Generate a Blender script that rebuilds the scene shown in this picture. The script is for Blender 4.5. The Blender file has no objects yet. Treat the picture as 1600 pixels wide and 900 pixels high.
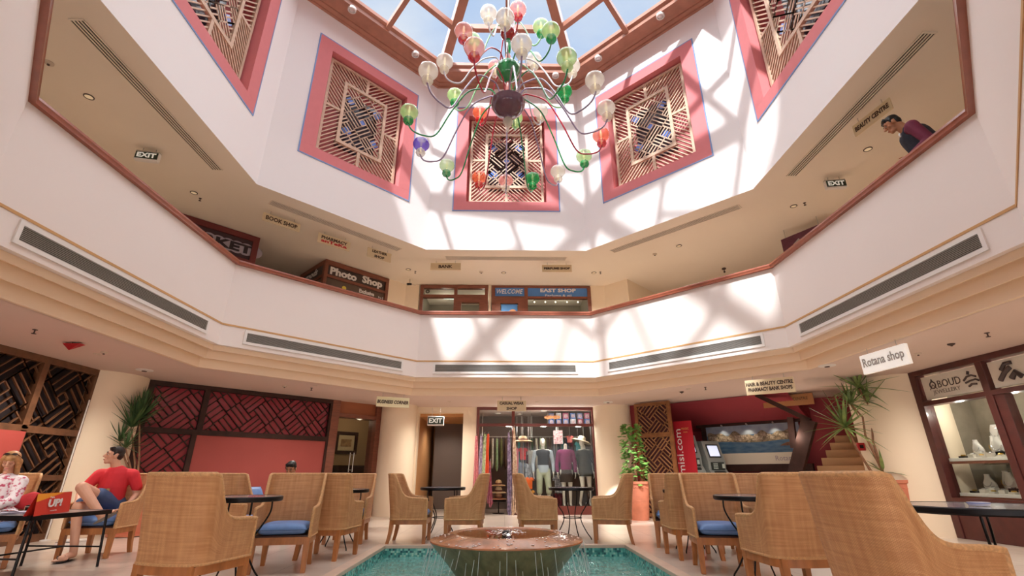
import bpy, bmesh, math, random
from math import sin, cos, pi, radians, sqrt, atan2, hypot
from mathutils import Matrix, Vector
S = bpy.context.scene
C = S.collection
random.seed(7)
T = Matrix.Translation
def RZ(a): return Matrix.Rotation(a, 4, 'Z')
def RX(a): return Matrix.Rotation(a, 4, 'X')
def RY(a): return Matrix.Rotation(a, 4, 'Y')

# ---------------------------------------------------------------- camera
EYE = 0.95
F, PITCH, YAW, X0 = 745.33, 0.37248, 0.01746, -0.0417
cam = bpy.data.objects.new('camera', bpy.data.cameras.new('camera')); C.objects.link(cam)
cam.data.sensor_width = 36.0; cam.data.lens = F * 36.0 / 1600.0
cam.data.clip_start = 0.05; cam.data.clip_end = 400
cam.location = (X0, 0, EYE); cam.rotation_euler = (pi/2 + PITCH, 0, -YAW)
S.camera = cam
S.view_settings.view_transform = 'Standard'; S.view_settings.look = 'None'
S.view_settings.gamma = 1.0; S.view_settings.use_curve_mapping = False
S.view_settings.exposure = 0.0
S.cycles.max_bounces = 8; S.cycles.diffuse_bounces = 5; S.cycles.glossy_bounces = 3
S.cycles.transparent_max_bounces = 16; S.cycles.transmission_bounces = 4
S.cycles.sample_clamp_indirect = 6.0; S.cycles.caustics_reflective = False; S.cycles.caustics_refractive = False
S.cycles.use_denoising = True

def lin(h):
    h = h.lstrip('#'); r = []
    for i in (0, 2, 4):
        c = int(h[i:i+2], 16) / 255
        r.append(c/12.92 if c <= .04045 else ((c+.055)/1.055)**2.4)
    return r

# ---------------------------------------------------------------- sky and sun
w = bpy.data.worlds.new('sky'); S.world = w; w.use_nodes = True
nt = w.node_tree; nt.nodes.clear()
tc = nt.nodes.new('ShaderNodeTexCoord'); sx = nt.nodes.new('ShaderNodeSeparateXYZ')
nz = nt.nodes.new('ShaderNodeTexNoise'); nz.inputs['Scale'].default_value = 2.2; nz.inputs['Detail'].default_value = 7
mp = nt.nodes.new('ShaderNodeMapping'); mp.inputs['Scale'].default_value = (1, 1, 2.6)
cr = nt.nodes.new('ShaderNodeValToRGB')
cr.color_ramp.elements[0].position = .42; cr.color_ramp.elements[0].color = (*lin('B0CEF6'), 1)
cr.color_ramp.elements[1].position = .72; cr.color_ramp.elements[1].color = (*lin('EEF3FA'), 1)
gr = nt.nodes.new('ShaderNodeValToRGB')
gr.color_ramp.elements[0].position = .48; gr.color_ramp.elements[0].color = (.55, .50, .44, 1)
gr.color_ramp.elements[1].position = .53; gr.color_ramp.elements[1].color = (1, 1, 1, 1)
ad = nt.nodes.new('ShaderNodeMath'); ad.operation = 'MULTIPLY_ADD'; ad.inputs[1].default_value = .5; ad.inputs[2].default_value = .5
mx = nt.nodes.new('ShaderNodeMix'); mx.data_type = 'RGBA'; mx.blend_type = 'MULTIPLY'; mx.inputs[0].default_value = 1
bg = nt.nodes.new('ShaderNodeBackground'); bg.inputs[1].default_value = 1.0
ow = nt.nodes.new('ShaderNodeOutputWorld')
L = nt.links.new
L(tc.outputs['Generated'], sx.inputs[0]); L(tc.outputs['Generated'], mp.inputs[0]); L(mp.outputs[0], nz.inputs['Vector'])
L(nz.outputs['Fac'], cr.inputs[0]); L(sx.outputs[2], ad.inputs[0]); L(ad.outputs[0], gr.inputs[0])
L(cr.outputs[0], mx.inputs[6]); L(gr.outputs[0], mx.inputs[7]); L(mx.outputs[2], bg.inputs[0]); L(bg.outputs[0], ow.inputs[0])
SUN = Vector((2.22, 4.88, -6.40)).normalized()
def light(kind, name, loc, energy, col=(1, 1, 1), **k):
    d = bpy.data.lights.new(name, kind); d.energy = energy; d.color = col
    for a, b in k.items():
        if a != 'rot': setattr(d, a, b)
    o = bpy.data.objects.new(name, d); o.location = loc; C.objects.link(o)
    if 'rot' in k: o.rotation_euler = k['rot']
    return o
sun = light('SUN', 'sun', (0, 0, 30), 8.0, (1.0, .985, .96), angle=radians(1.6))
sun.rotation_euler = SUN.to_track_quat('-Z', 'Y').to_euler()
light('SUN', 'sky_fill_sun', (0, 6, 30), 11.0, (.99, .97, .95), angle=radians(110), rot=(radians(-12), 0, 0))  # second wide sun added as soft fill, leaves the visible sky unchanged
# added fill panel behind the camera, brightens the hall from the rear
light('AREA', 'rear_fill', (0, -6.5, 2.3), 520, (1.0, .96, .91), shape='RECTANGLE', size=14, size_y=3.6, rot=(radians(68), 0, 0))

# ---------------------------------------------------------------- helpers
DC = 5.966
def FRM(phi, a, z=0.0):
    p = radians(phi)
    return T((a*sin(p), DC + a*cos(p), z)) @ RZ(-p)
_R = RZ(-YAW) @ RX(pi/2 + PITCH)
def pix(u, v, z=None, y=None, x=None):
    """point of a known plane (a ceiling, a floor, a wall) seen at u, v of the 1600 x 900 photograph"""
    d = _R @ Vector(((u-800)/F, (450-v)/F, -1)); o = Vector((X0, 0, EYE))
    t = (z-o.z)/d.z if z is not None else ((y-o.y)/d.y if y is not None else (x-o.x)/d.x)
    return o + t*d
def tag(o, label=None, cat=None, group=None, kind=None):
    if label: o['label'] = label
    if cat: o['category'] = cat
    if group: o['group'] = group
    if kind: o['kind'] = kind
    return o
def thing(name, label, cat, M=None, group=None):
    o = bpy.data.objects.new(name, None); C.objects.link(o); o.empty_display_size = .1
    if M is not None: o.matrix_world = M if isinstance(M, Matrix) else T(M)
    return tag(o, label, cat, group)
def dup(o, M=None, parent=None, label=None, group=None):
    c = o.copy(); C.objects.link(c)
    if parent is not None:
        c.parent = parent; c.matrix_parent_inverse = o.matrix_parent_inverse.copy()
    if M is not None: c.matrix_world = M
    if label: c['label'] = label
    if group: c['group'] = group
    for ch in kids.get(o.name, []): 
        dup(ch, parent=c)
    return c
kids = {}
class MB:
    def __init__(s): s.v = []; s.f = []; s.m = []; s.uv = []; s.M = Matrix(); s.mi = 0
    def add(s, vs, fs, uvs=None):
        b = len(s.v); s.v += [tuple(s.M @ Vector(p)) for p in vs]
        for i, f in enumerate(fs):
            s.f.append([b+j for j in f]); s.m.append(s.mi); s.uv.append(uvs[i] if uvs else None)
        return s
    def box(s, c, d, R=None):
        hx, hy, hz = d[0]/2, d[1]/2, d[2]/2; c = Vector(c)
        vs = [Vector((x, y, z)) for x in (-hx, hx) for y in (-hy, hy) for z in (-hz, hz)]
        if R is not None: vs = [R @ p for p in vs]
        return s.add([p + c for p in vs], [(0,1,3,2), (4,6,7,5), (0,4,5,1), (2,3,7,6), (0,2,6,4), (1,5,7,3)])
    def bx(s, x0, x1, y0, y1, z0, z1):
        s.nb = getattr(s, 'nb', -1)+1; e = .0007*(s.nb % 5)     # keeps faces of joined bars from lying in one plane
        return s.box(((x0+x1)/2, (y0+y1)/2, (z0+z1)/2), (x1-x0+e, y1-y0+e, z1-z0+e))
    def quad(s, *p): return s.add(p, [tuple(range(len(p)))])
    def tube(s, pts, r, n=8, cap=True, closed=False):
        pts = [Vector(p) for p in pts]; N = len(pts)
        rs = r if isinstance(r, (list, tuple)) else [r]*N
        vs = []; fs = []; prev = None
        for i, p in enumerate(pts):
            if closed: t = pts[(i+1) % N] - pts[i-1]
            else: t = pts[min(i+1, N-1)] - pts[max(i-1, 0)]
            t = t.normalized() if t.length > 1e-9 else Vector((0, 0, 1))
            if prev is None:
                a = Vector((0, 0, 1)) if abs(t.z) < .9 else Vector((1, 0, 0)); e = t.cross(a).normalized()
            else:
                e = (prev - t*prev.dot(t)); e = e.normalized() if e.length > 1e-6 else t.orthogonal().normalized()
            prev = e; g = t.cross(e)
            for k in range(n):
                an = 2*pi*k/n; vs.append(p + (e*cos(an) + g*sin(an))*rs[i])
        for i in range(N if closed else N-1):
            j = (i+1) % N
            for k in range(n):
                fs.append((i*n+k, i*n+(k+1) % n, j*n+(k+1) % n, j*n+k))
        if cap and not closed:
            fs.append(tuple(range(n))[::-1]); fs.append(tuple((N-1)*n+k for k in range(n)))
        return s.add(vs, fs)
    def lathe(s, prof, c=(0, 0, 0), n=24, cap=True, a0=0.0):
        c = Vector(c); vs = []; fs = []
        for r, z in prof:
            for k in range(n):
                a = 2*pi*k/n + a0; vs.append(c + Vector((r*cos(a), r*sin(a), z)))
        for i in range(len(prof)-1):
            for k in range(n):
                fs.append((i*n+k, i*n+(k+1) % n, (i+1)*n+(k+1) % n, (i+1)*n+k))
        if cap:
            if prof[0][0] > 1e-6: fs.append(tuple(range(n))[::-1])
            if prof[-1][0] > 1e-6: fs.append(tuple((len(prof)-1)*n+k for k in range(n)))
        return s.add(vs, fs)
    def grid(s, fn, nu, nv, uvs=(1, 1), cu=False):
        vs = []; fs = []; uv = []
        for i in range(nu+1):
            for j in range(nv+1): vs.append(fn(i/nu, j/nv))
        q = lambda i, j: i*(nv+1)+j
        for i in range(nu):
            for j in range(nv):
                fs.append((q(i, j), q(i+1, j), q(i+1, j+1), q(i, j+1)))
                uv.append([(a/nu*uvs[0], b/nv*uvs[1]) for a, b in ((i, j), (i+1, j), (i+1, j+1), (i, j+1))])
        return s.add(vs, fs, uv)
    def prism(s, poly, h, axis='y'):
        """poly in the xz plane (axis y) or the xy plane (axis z), extruded from 0 to h"""
        n = len(poly)
        if axis == 'y': vs = [(x, 0, z) for x, z in poly] + [(x, h, z) for x, z in poly]
        else: vs = [(x, y, 0) for x, y in poly] + [(x, y, h) for x, y in poly]
        return s.add(vs, [tuple(range(n)), tuple(range(2*n-1, n-1, -1))] + [(i, i+n, (i+1) % n+n, (i+1) % n) for i in range(n)])
    def ball(s, c, r, nu=16, nv=10):
        c = Vector(c); r = Vector((r, r, r)) if not hasattr(r, '__len__') else Vector(r)
        return s.grid(lambda a, b: c + Vector((r.x*sin(pi*b)*cos(2*pi*a), r.y*sin(pi*b)*sin(2*pi*a), r.z*cos(pi*b))), nu, nv)
    def bar(s, a, b, wd, dp, up=(0, 1, 0)):
        """square bar from a to b, wd across, dp along up"""
        a = Vector(a); b = Vector(b); t = (b-a); L_ = t.length
        if L_ < 1e-5: return s
        t.normalize(); u = Vector(up).normalized(); e = t.cross(u).normalized()*wd/2; u = u*dp/2
        return s.add([a-e-u, a+e-u, a+e+u, a-e+u, b-e-u, b+e-u, b+e+u, b-e+u],
                     [(0,1,2,3), (7,6,5,4), (0,4,5,1), (1,5,6,2), (2,6,7,3), (3,7,4,0)])
    def text(s, txt, size, c=(0, 0, 0), ex=.004, wide=None, R=None, shear=0.0, align='CENTER', font=None, off=0.0):
        cu = bpy.data.curves.new('t', 'FONT'); cu.body = txt; cu.size = size; cu.extrude = ex
        cu.align_x = align; cu.align_y = 'CENTER'; cu.resolution_u = 2; cu.shear = shear; cu.offset = off
        o = bpy.data.objects.new('t', cu); C.objects.link(o)
        dg = bpy.context.evaluated_depsgraph_get(); dg.update()
        me = bpy.data.meshes.new_from_object(o.evaluated_get(dg))
        bpy.data.objects.remove(o); 
        if len(me.vertices):
            xs = [v.co.x for v in me.vertices]; w0 = max(xs)-min(xs)
            k = wide/w0 if wide else 1.0
            mid = (max(xs)+min(xs))/2 if align == 'CENTER' else 0
            ys = [v.co.y for v in me.vertices]; my = (max(ys)+min(ys))/2
            A = (R or Matrix.Identity(3))
            s.add([A @ Vector(((v.co.x-mid)*k, -v.co.z, v.co.y-my)) + Vector(c) for v in me.vertices], [tuple(p.vertices) for p in me.polygons])
        bpy.data.meshes.remove(me); bpy.data.curves.remove(cu)
        return s
    def build(s, name, mats, parent=None, smooth=None, bevel=0.0, label=None, kind=None):
        me = bpy.data.meshes.new(name); me.from_pydata(s.v, [], s.f); 
        for m in (mats if isinstance(mats, (list, tuple)) else [mats]): me.materials.append(m)
        if any(s.m): me.polygons.foreach_set('material_index', s.m)
        if any(u for u in s.uv):
            uvl = me.uv_layers.new(name='UVMap'); k = 0
            for pi_, p in enumerate(me.polygons):
                u = s.uv[pi_]
                for q in range(p.loop_total):
                    uvl.data[k].uv = u[q] if u and q < len(u) else (0, 0); k += 1
        me.validate()
        bm = bmesh.new(); bm.from_mesh(me); bmesh.ops.remove_doubles(bm, verts=bm.verts, dist=1e-5)
        bmesh.ops.recalc_face_normals(bm, faces=bm.faces); bm.to_mesh(me); bm.free()
        if smooth is not None:
            me.polygons.foreach_set('use_smooth', [True]*len(me.polygons)); me.set_sharp_from_angle(angle=radians(smooth))
        o = bpy.data.objects.new(name, me); C.objects.link(o)
        if parent is not None: o.parent = parent; kids.setdefault(parent.name, []).append(o)
        if bevel: 
            b = o.modifiers.new('b', 'BEVEL'); b.width = bevel; b.segments = 2; b.limit_method = 'ANGLE'; b.angle_limit = radians(40)
        if label: o['label'] = label
        if kind: o['kind'] = kind
        return o
def struct(name, mb, m, **k): 
    o = mb.build(name, m, **k)
    if k.get('parent') is None: o['kind'] = 'structure'
    return o
def ring_walls(mb, prof, sides=range(8), closed=False):
    """profile of (apothem, z) points swept round the octagon"""
    for k in sides:
        phi = k*45; M = FRM(phi, 0); P = []
        for a, z in prof:
            hw = a*math.tan(pi/8); P.append((M @ Vector((-hw, a, z)), M @ Vector((hw, a, z))))
        n = len(P)
        for i in range(n if closed else n-1):
            a, b = P[i], P[(i+1) % n]; mb.quad(a[0], a[1], b[1], b[0])
    return mb

# ---------------------------------------------------------------- materials
MT = {}
def mat(name, col, rough=.6, metal=0.0, spec=.4, noise=0.0, nscale=8.0, bump=0.0, bscale=60.0, emit=None, estr=0.0, coat=0.0, alpha=None, stretch=None, col2=None, coords='Object'):
    if name in MT: return MT[name]
    m = bpy.data.materials.new(name); m.use_nodes = True; n = m.node_tree.nodes; l = m.node_tree.links.new
    b = n['Principled BSDF']; c = lin(col) if isinstance(col, str) else list(col)
    b.inputs['Base Color'].default_value = (*c, 1); b.inputs['Roughness'].default_value = rough
    b.inputs['Metallic'].default_value = metal; b.inputs['Specular IOR Level'].default_value = spec
    if coat: b.inputs['Coat Weight'].default_value = coat; b.inputs['Coat Roughness'].default_value = .08
    if emit: b.inputs['Emission Color'].default_value = (*lin(emit), 1); b.inputs['Emission Strength'].default_value = estr
    t = n.new('ShaderNodeTexCoord'); src = t.outputs[coords]
    if stretch:
        mpp = n.new('ShaderNodeMapping'); mpp.inputs['Scale'].default_value = stretch; l(src, mpp.inputs[0]); src = mpp.outputs[0]
    if noise or col2:
        z = n.new('ShaderNodeTexNoise'); z.inputs['Scale'].default_value = nscale; z.inputs['Detail'].default_value = 5; l(src, z.inputs['Vector'])
        r = n.new('ShaderNodeValToRGB'); r.color_ramp.elements[0].position = .3; r.color_ramp.elements[1].position = .72
        if col2: a2 = lin(col2); a1 = c
        else: a1 = [x*(1-noise) for x in c]; a2 = [min(1, x*(1+noise)) for x in c]
        r.color_ramp.elements[0].color = (*a1, 1); r.color_ramp.elements[1].color = (*a2, 1)
        l(z.outputs['Fac'], r.inputs[0]); l(r.outputs[0], b.inputs['Base Color'])
    if bump:
        z = n.new('ShaderNodeTexNoise'); z.inputs['Scale'].default_value = bscale; z.inputs['Detail'].default_value = 3; l(src, z.inputs['Vector'])
        bp = n.new('ShaderNodeBump'); bp.inputs['Strength'].default_value = bump; bp.inputs['Distance'].default_value = .01
        l(z.outputs['Fac'], bp.inputs['Height']); l(bp.outputs[0], b.inputs['Normal'])
    MT[name] = m; return m
def thin_glass(name, tint='FFFFFF', refl=1.45, rough=.02, dens=0.0, body='FFFFFF'):
    if name in MT: return MT[name]
    m = bpy.data.materials.new(name); m.use_nodes = True; n = m.node_tree.nodes; l = m.node_tree.links.new; n.clear()
    tr = n.new('ShaderNodeBsdfTransparent'); tr.inputs[0].default_value = (*lin(tint), 1)
    gl = n.new('ShaderNodeBsdfGlossy'); gl.inputs['Roughness'].default_value = rough
    lw = n.new('ShaderNodeLayerWeight'); lw.inputs[0].default_value = .5
    pw = n.new('ShaderNodeMath'); pw.operation = 'POWER'; pw.inputs[1].default_value = 5; l(lw.outputs['Facing'], pw.inputs[0])
    fr = n.new('ShaderNodeMath'); fr.operation = 'MULTIPLY_ADD'; fr.inputs[1].default_value = .85; fr.inputs[2].default_value = ((refl-1)/(refl+1))**2; l(pw.outputs[0], fr.inputs[0])
    mxs = n.new('ShaderNodeMixShader'); o = n.new('ShaderNodeOutputMaterial'); src = tr
    if dens:
        tl = n.new('ShaderNodeBsdfTranslucent'); tl.inputs[0].default_value = (*lin(body), 1)
        df = n.new('ShaderNodeBsdfDiffuse'); df.inputs[0].default_value = (*lin(body), 1)
        m0 = n.new('ShaderNodeMixShader'); m0.inputs[0].default_value = .5; l(tl.outputs[0], m0.inputs[1]); l(df.outputs[0], m0.inputs[2])
        m1 = n.new('ShaderNodeMixShader'); m1.inputs[0].default_value = dens; l(tr.outputs[0], m1.inputs[1]); l(m0.outputs[0], m1.inputs[2]); src = m1
    l(fr.outputs[0], mxs.inputs[0]); l(src.outputs[0], mxs.inputs[1]); l(gl.outputs[0], mxs.inputs[2]); l(mxs.outputs[0], o.inputs[0])
    MT[name] = m; return m
WHITE = mat('white_plaster', 'EAE0DA', .85, bump=.04, bscale=25, noise=.015, nscale=.7)
DRUM = mat('drum_plaster', 'EEE9E7', .85, bump=.04, bscale=25)
CREAM = mat('cream_plaster', 'EEDCC2', .8, noise=.02, nscale=1.2, bump=.03)
CREAM2 = mat('cornice_paint', 'EED6BA', .75)
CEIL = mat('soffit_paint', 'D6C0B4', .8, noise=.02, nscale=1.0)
CEILU = mat('gallery_ceiling_paint', 'EEE2D2', .8, noise=.02, nscale=1.0)
REDW = mat('red_paint', 'A04A44', .7, noise=.04, nscale=2)
DEEPRED = mat('deep_red_paint', '9C3A42', .65, noise=.05, nscale=2)
PINK = mat('salmon_pink_paint', 'D67E80', .75, noise=.02)
BLUEP = mat('blue_line_paint', '7A98C8', .7)
GOLDP = mat('gold_line_paint', 'C79A66', .6)
WOODR = mat('red_brown_wood', '7E4A38', .42, noise=.18, nscale=5, stretch=(1, 1, 8), bump=.03, coat=.15)
WOODRAIL = mat('handrail_wood', '98553F', .3, noise=.12, nscale=6, coat=.4)
WOODS = mat('skylight_wood', 'B07A64', .45, noise=.12, nscale=4)
WOODD = mat('dark_frame_wood', '4A2A1E', .45, noise=.25, nscale=9, stretch=(1, 1, .2))
WOODM = mat('lattice_wood', '8A5A36', .5, noise=.25, nscale=9)
WOODL = mat('chair_leg_wood', 'B0713F', .42, noise=.22, nscale=18, stretch=(1, 1, .25), coat=.15)
DARKW = mat('dark_wood', '38221C', .6, noise=.3, nscale=7, spec=.25)
LATT = mat('pale_lattice_wood', 'D2B59C', .6, noise=.1, nscale=8)
IRON = mat('black_iron', '191718', .4, metal=.5)
BLACK = mat('black_void', '0C0A0A', .7)
GREYM = mat('grey_metal_grille', 'A4A19C', .5, metal=.2)
SLOT = mat('dark_slot', '3C3830', .7)
WHITEM = mat('white_metal', 'E4DFDA', .5)
BLUEC = mat('blue_leatherette', '6E90C4', .45, noise=.08, nscale=12, bump=.05, bscale=30)
GLASS = thin_glass('clear_glass', 'F4F7F6', refl=1.22)
SKYG = thin_glass('skylight_glass', 'F2F6FA', refl=1.3)
# ================================================================ SHELL
def tile_mat(name, a, b, mortar, size, off=.5, rough=.25, msize=.006, coat=.2, big=None, coords='Object'):
    m = bpy.data.materials.new(name); m.use_nodes = True; n = m.node_tree.nodes; l = m.node_tree.links.new; bs = n['Principled BSDF']
    t = n.new('ShaderNodeTexCoord'); br = n.new('ShaderNodeTexBrick'); br.offset = off
    br.inputs['Color1'].default_value = (*lin(a), 1); br.inputs['Color2'].default_value = (*lin(b), 1); br.inputs['Mortar'].default_value = (*lin(mortar), 1)
    br.inputs['Scale'].default_value = 1; br.inputs['Mortar Size'].default_value = msize; br.inputs['Brick Width'].default_value = size[0]; br.inputs['Row Height'].default_value = size[1]
    l(t.outputs[coords], br.inputs['Vector'])
    nz = n.new('ShaderNodeTexNoise'); nz.inputs['Scale'].default_value = 2.5; nz.inputs['Detail'].default_value = 6; l(t.outputs[coords], nz.inputs['Vector'])
    mx = n.new('ShaderNodeMix'); mx.data_type = 'RGBA'; mx.blend_type = 'MULTIPLY'; mx.inputs[0].default_value = .28
    l(br.outputs[0], mx.inputs[6]); l(nz.outputs['Fac'], mx.inputs[7]); l(mx.outputs[2], bs.inputs['Base Color'])
    bs.inputs['Roughness'].default_value = rough; bs.inputs['Coat Weight'].default_value = coat; bs.inputs['Coat Roughness'].default_value = .12
    return m
FLOORM = tile_mat('beige_stone_tiles', 'E4D4C4', 'DECBBA', 'BFAA98', (.6, .6), off=0, rough=.3, coat=.35)
COPING = mat('stone_coping', 'D6BDA9', .35, noise=.06, nscale=6)
PH = 1.834           # half side of the pool opening
BIG = 12.5
mb = MB()            # floor with the pool opening
for x0, x1, y0, y1 in ((-BIG, -PH, -8, 17), (PH, BIG, -8, 17), (-PH, PH, -8, DC-PH), (-PH, PH, DC+PH, 17)):
    mb.bx(x0, x1, y0, y1, -.8, 0)
struct('floor', mb, FLOORM)
CORN = [(4.918, 4.50), (4.918, 3.015), (5.0, 3.015), (5.0, 2.93), (5.045, 2.915), (5.12, 2.915), (5.12, 2.80), (5.16, 2.785), (5.24, 2.785), (5.24, 2.652), (5.29, 2.652)]
struct('wall_parapet', ring_walls(MB(), [(5.05, 3.6), (5.05, 4.50), (4.918, 4.50), (4.918, 3.015), (5.0, 3.015)]), WHITE)
struct('trim_cornice', ring_walls(MB(), [(5.0, 3.016), (5.0, 2.925), (5.02, 2.925), (5.03, 2.965), (5.12, 2.965), (5.12, 2.795), (5.14, 2.795), (5.15, 2.835), (5.24, 2.835), (5.24, 2.652), (5.30, 2.652)]), CREAM2)  # grooves behind the lips are added, to cast dark lines under the steps
struct('trim_gold_line', ring_walls(MB(), [(4.918, 3.365), (4.910, 3.365), (4.910, 3.395), (4.918, 3.395)]), GOLDP)
struct('trim_handrail', ring_walls(MB(), [(5.07, 4.50), (4.86, 4.50), (4.86, 4.535), (4.85, 4.55), (4.855, 4.58), (4.88, 4.592), (5.06, 4.592), (5.07, 4.58), (5.07, 4.50)]), WOODRAIL, smooth=35)
mb = MB(); OUT = 13.0     # slab between the floors: ceiling below, gallery floor above
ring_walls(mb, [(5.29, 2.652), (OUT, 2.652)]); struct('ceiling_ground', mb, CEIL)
mb = MB(); ring_walls(mb, [(5.05, 3.6), (OUT, 3.6)]); struct('floor_gallery', mb, FLOORM)
mb = MB(); ring_walls(mb, [(4.861, 6.2), (5.2, 6.2), (5.2, 6.215), (OUT, 6.215)]); struct('ceiling_gallery', mb, CEILU)
mb = MB(); ring_walls(mb, [(5.3, 6.55), (OUT, 6.55), (OUT, -.2)], sides=(6, 7, 0, 1, 2)); ring_walls(mb, [(5.3, 6.55), (OUT, 6.55)], sides=(3, 4, 5)); struct('wall_outer', mb, CREAM)
# drum with eight window openings
DA = 4.861; WX, WZ0, WZ1 = 1.06, 7.60, 10.40; REC = .46
mb = MB()
hw = DA*math.tan(pi/8)
for k in range(8):
    mb.M = FRM(k*45, DA)
    mb.quad((-hw, 0, 6.2), (hw, 0, 6.2), (hw, 0, WZ0), (-hw, 0, WZ0)); mb.quad((-hw, 0, WZ1), (hw, 0, WZ1), (hw, 0, 11.6), (-hw, 0, 11.6))
    mb.quad((-hw, 0, WZ0), (-WX, 0, WZ0), (-WX, 0, WZ1), (-hw, 0, WZ1)); mb.quad((WX, 0, WZ0), (hw, 0, WZ0), (hw, 0, WZ1), (WX, 0, WZ1))
mb.M = Matrix(); ring_walls(mb, [(5.5, 6.3), (5.5, 11.75), (4.4, 11.75)])
struct('wall_drum', mb, DRUM)
# skylight
struct('trim_skylight_ring', ring_walls(MB(), [(4.87, 11.385), (4.80, 11.385), (4.80, 11.43), (4.765, 11.45), (4.72, 11.46), (4.72, 11.50), (4.66, 11.52), (4.36, 11.53), (4.36, 11.64), (4.30, 11.70), (4.30, 11.80), (4.9, 11.80)]), WOODS)
APZ, RIZ, RIA = 13.32, 11.66, 4.36
def roofpt(phi, s, dz=0.0): # s = 1 at the ring, 0 at the apex, on the middle of a bay
    a = RIA*s; p = radians(phi); return Vector((a*sin(p), DC + a*cos(p), APZ + (RIZ-APZ)*s + dz))
def cornpt(k, s, dz=0.0):
    a = RIA*s/cos(pi/8); p = radians(22.5+45*k); return Vector((a*sin(p), DC + a*cos(p), APZ + (RIZ-APZ)*s + dz))
mb = MB()
for k in range(8):
    mb.bar(cornpt(k, 1.02, .08), cornpt(k, 0.0, .08), .23, .40, (0, 0, 1))
    for s in (.775, .42): mb.bar(cornpt(k-1, s), cornpt(k, s), .13, .16, (0, 0, 1))
    mb.bar(roofpt(k*45, 1.02), roofpt(k*45, .775), .12, .15, (0, 0, 1))
    for q in (-.25, .25):
        a = cornpt(k-1, .775).lerp(cornpt(k, .775), .5+q); b = cornpt(k-1, .42).lerp(cornpt(k, .42), .5)
        if q < 0: mb.bar(roofpt(k*45, .775), b, .11, .14, (0, 0, 1))
mb.lathe([(.5, APZ-.2), (.5, APZ+.1)], (0, DC, 0), n=8, a0=pi/8)
struct('roof_skylight_frame', mb, WOODS)
mb = MB()
for k in range(8): mb.add([cornpt(k-1, 1.0, .12), cornpt(k, 1.0, .12), Vector((0, DC, APZ+.12))], [(0, 1, 2)])
struct('window_skylight', mb, SKYG)
# ================================================================ LATTICES
def clip(p, q, x0, x1, z0, z1):
    t0, t1 = 0.0, 1.0; dx, dz = q[0]-p[0], q[1]-p[1]
    for a, b in ((-dx, p[0]-x0), (dx, x1-p[0]), (-dz, p[1]-z0), (dz, z1-p[1])):
        if abs(a) < 1e-9:
            if b < 0: return None
        else:
            r = b/a
            if a < 0: t0 = max(t0, r)
            else: t1 = min(t1, r)
    if t1-t0 < 1e-3: return None
    return (p[0]+dx*t0, p[1]+dz*t0), (p[0]+dx*t1, p[1]+dz*t1)
def weave_lines(s, w, nb, K):
    """pinwheel of bar groups round a small square, in the frame turned by 45 degrees"""
    out = []
    h = s/2
    for k in range(K):
        for r in range(4):
            Lr = 2*h + w; segs = []
            if k == 0:
                for i in range(nb+1): segs.append(((-h, h+w*i/nb), (-h+Lr, h+w*i/nb)))
                segs.append(((-h, h), (-h, h+w))); segs.append(((-h+Lr, h), (-h+Lr, h+w)))
            else:
                n = max(1, round(Lr/w)); bw = Lr/n
                segs.append(((-h, h), (-h+Lr, h)))
                for j in range(n):
                    x = -h + bw*j
                    if (j+k) % 2:
                        for i in range(nb+1): segs.append(((x+bw*i/nb, h), (x+bw*i/nb, h+w)))
                    else:
                        for i in range(nb+1): segs.append(((x, h+w*i/nb), (x+bw, h+w*i/nb)))
            for a, b in segs:
                for _ in range(r): a = (-a[1], a[0]); b = (-b[1], b[0])
                out.append((a, b))
        h += w
    c = sqrt(.5)
    return [(((a[0]-a[1])*c, (a[0]+a[1])*c), ((b[0]-b[1])*c, (b[0]+b[1])*c)) for a, b in out]
def weave(mb, x0, x1, z0, z1, cx, cz, s, w, nb, K, wd, dp, y=0.0, off=(0, 0)):
    for a, b in weave_lines(s, w, nb, K):
        c = clip((a[0]+cx, a[1]+cz), (b[0]+cx, b[1]+cz), x0, x1, z0, z1)
        if c: mb.bar((c[0][0], y, c[0][1]), (c[1][0], y, c[1][1]), wd, dp)
def rectframe(mb, x0, x1, z0, z1, t, y0, y1):
    mb.bx(x0, x1, y0, y1, z0, z0+t); mb.bx(x0, x1, y0, y1, z1-t, z1); mb.bx(x0, x0+t, y0, y1, z0+t, z1-t); mb.bx(x1-t, x1, y0, y1, z0+t, z1-t)

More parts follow.
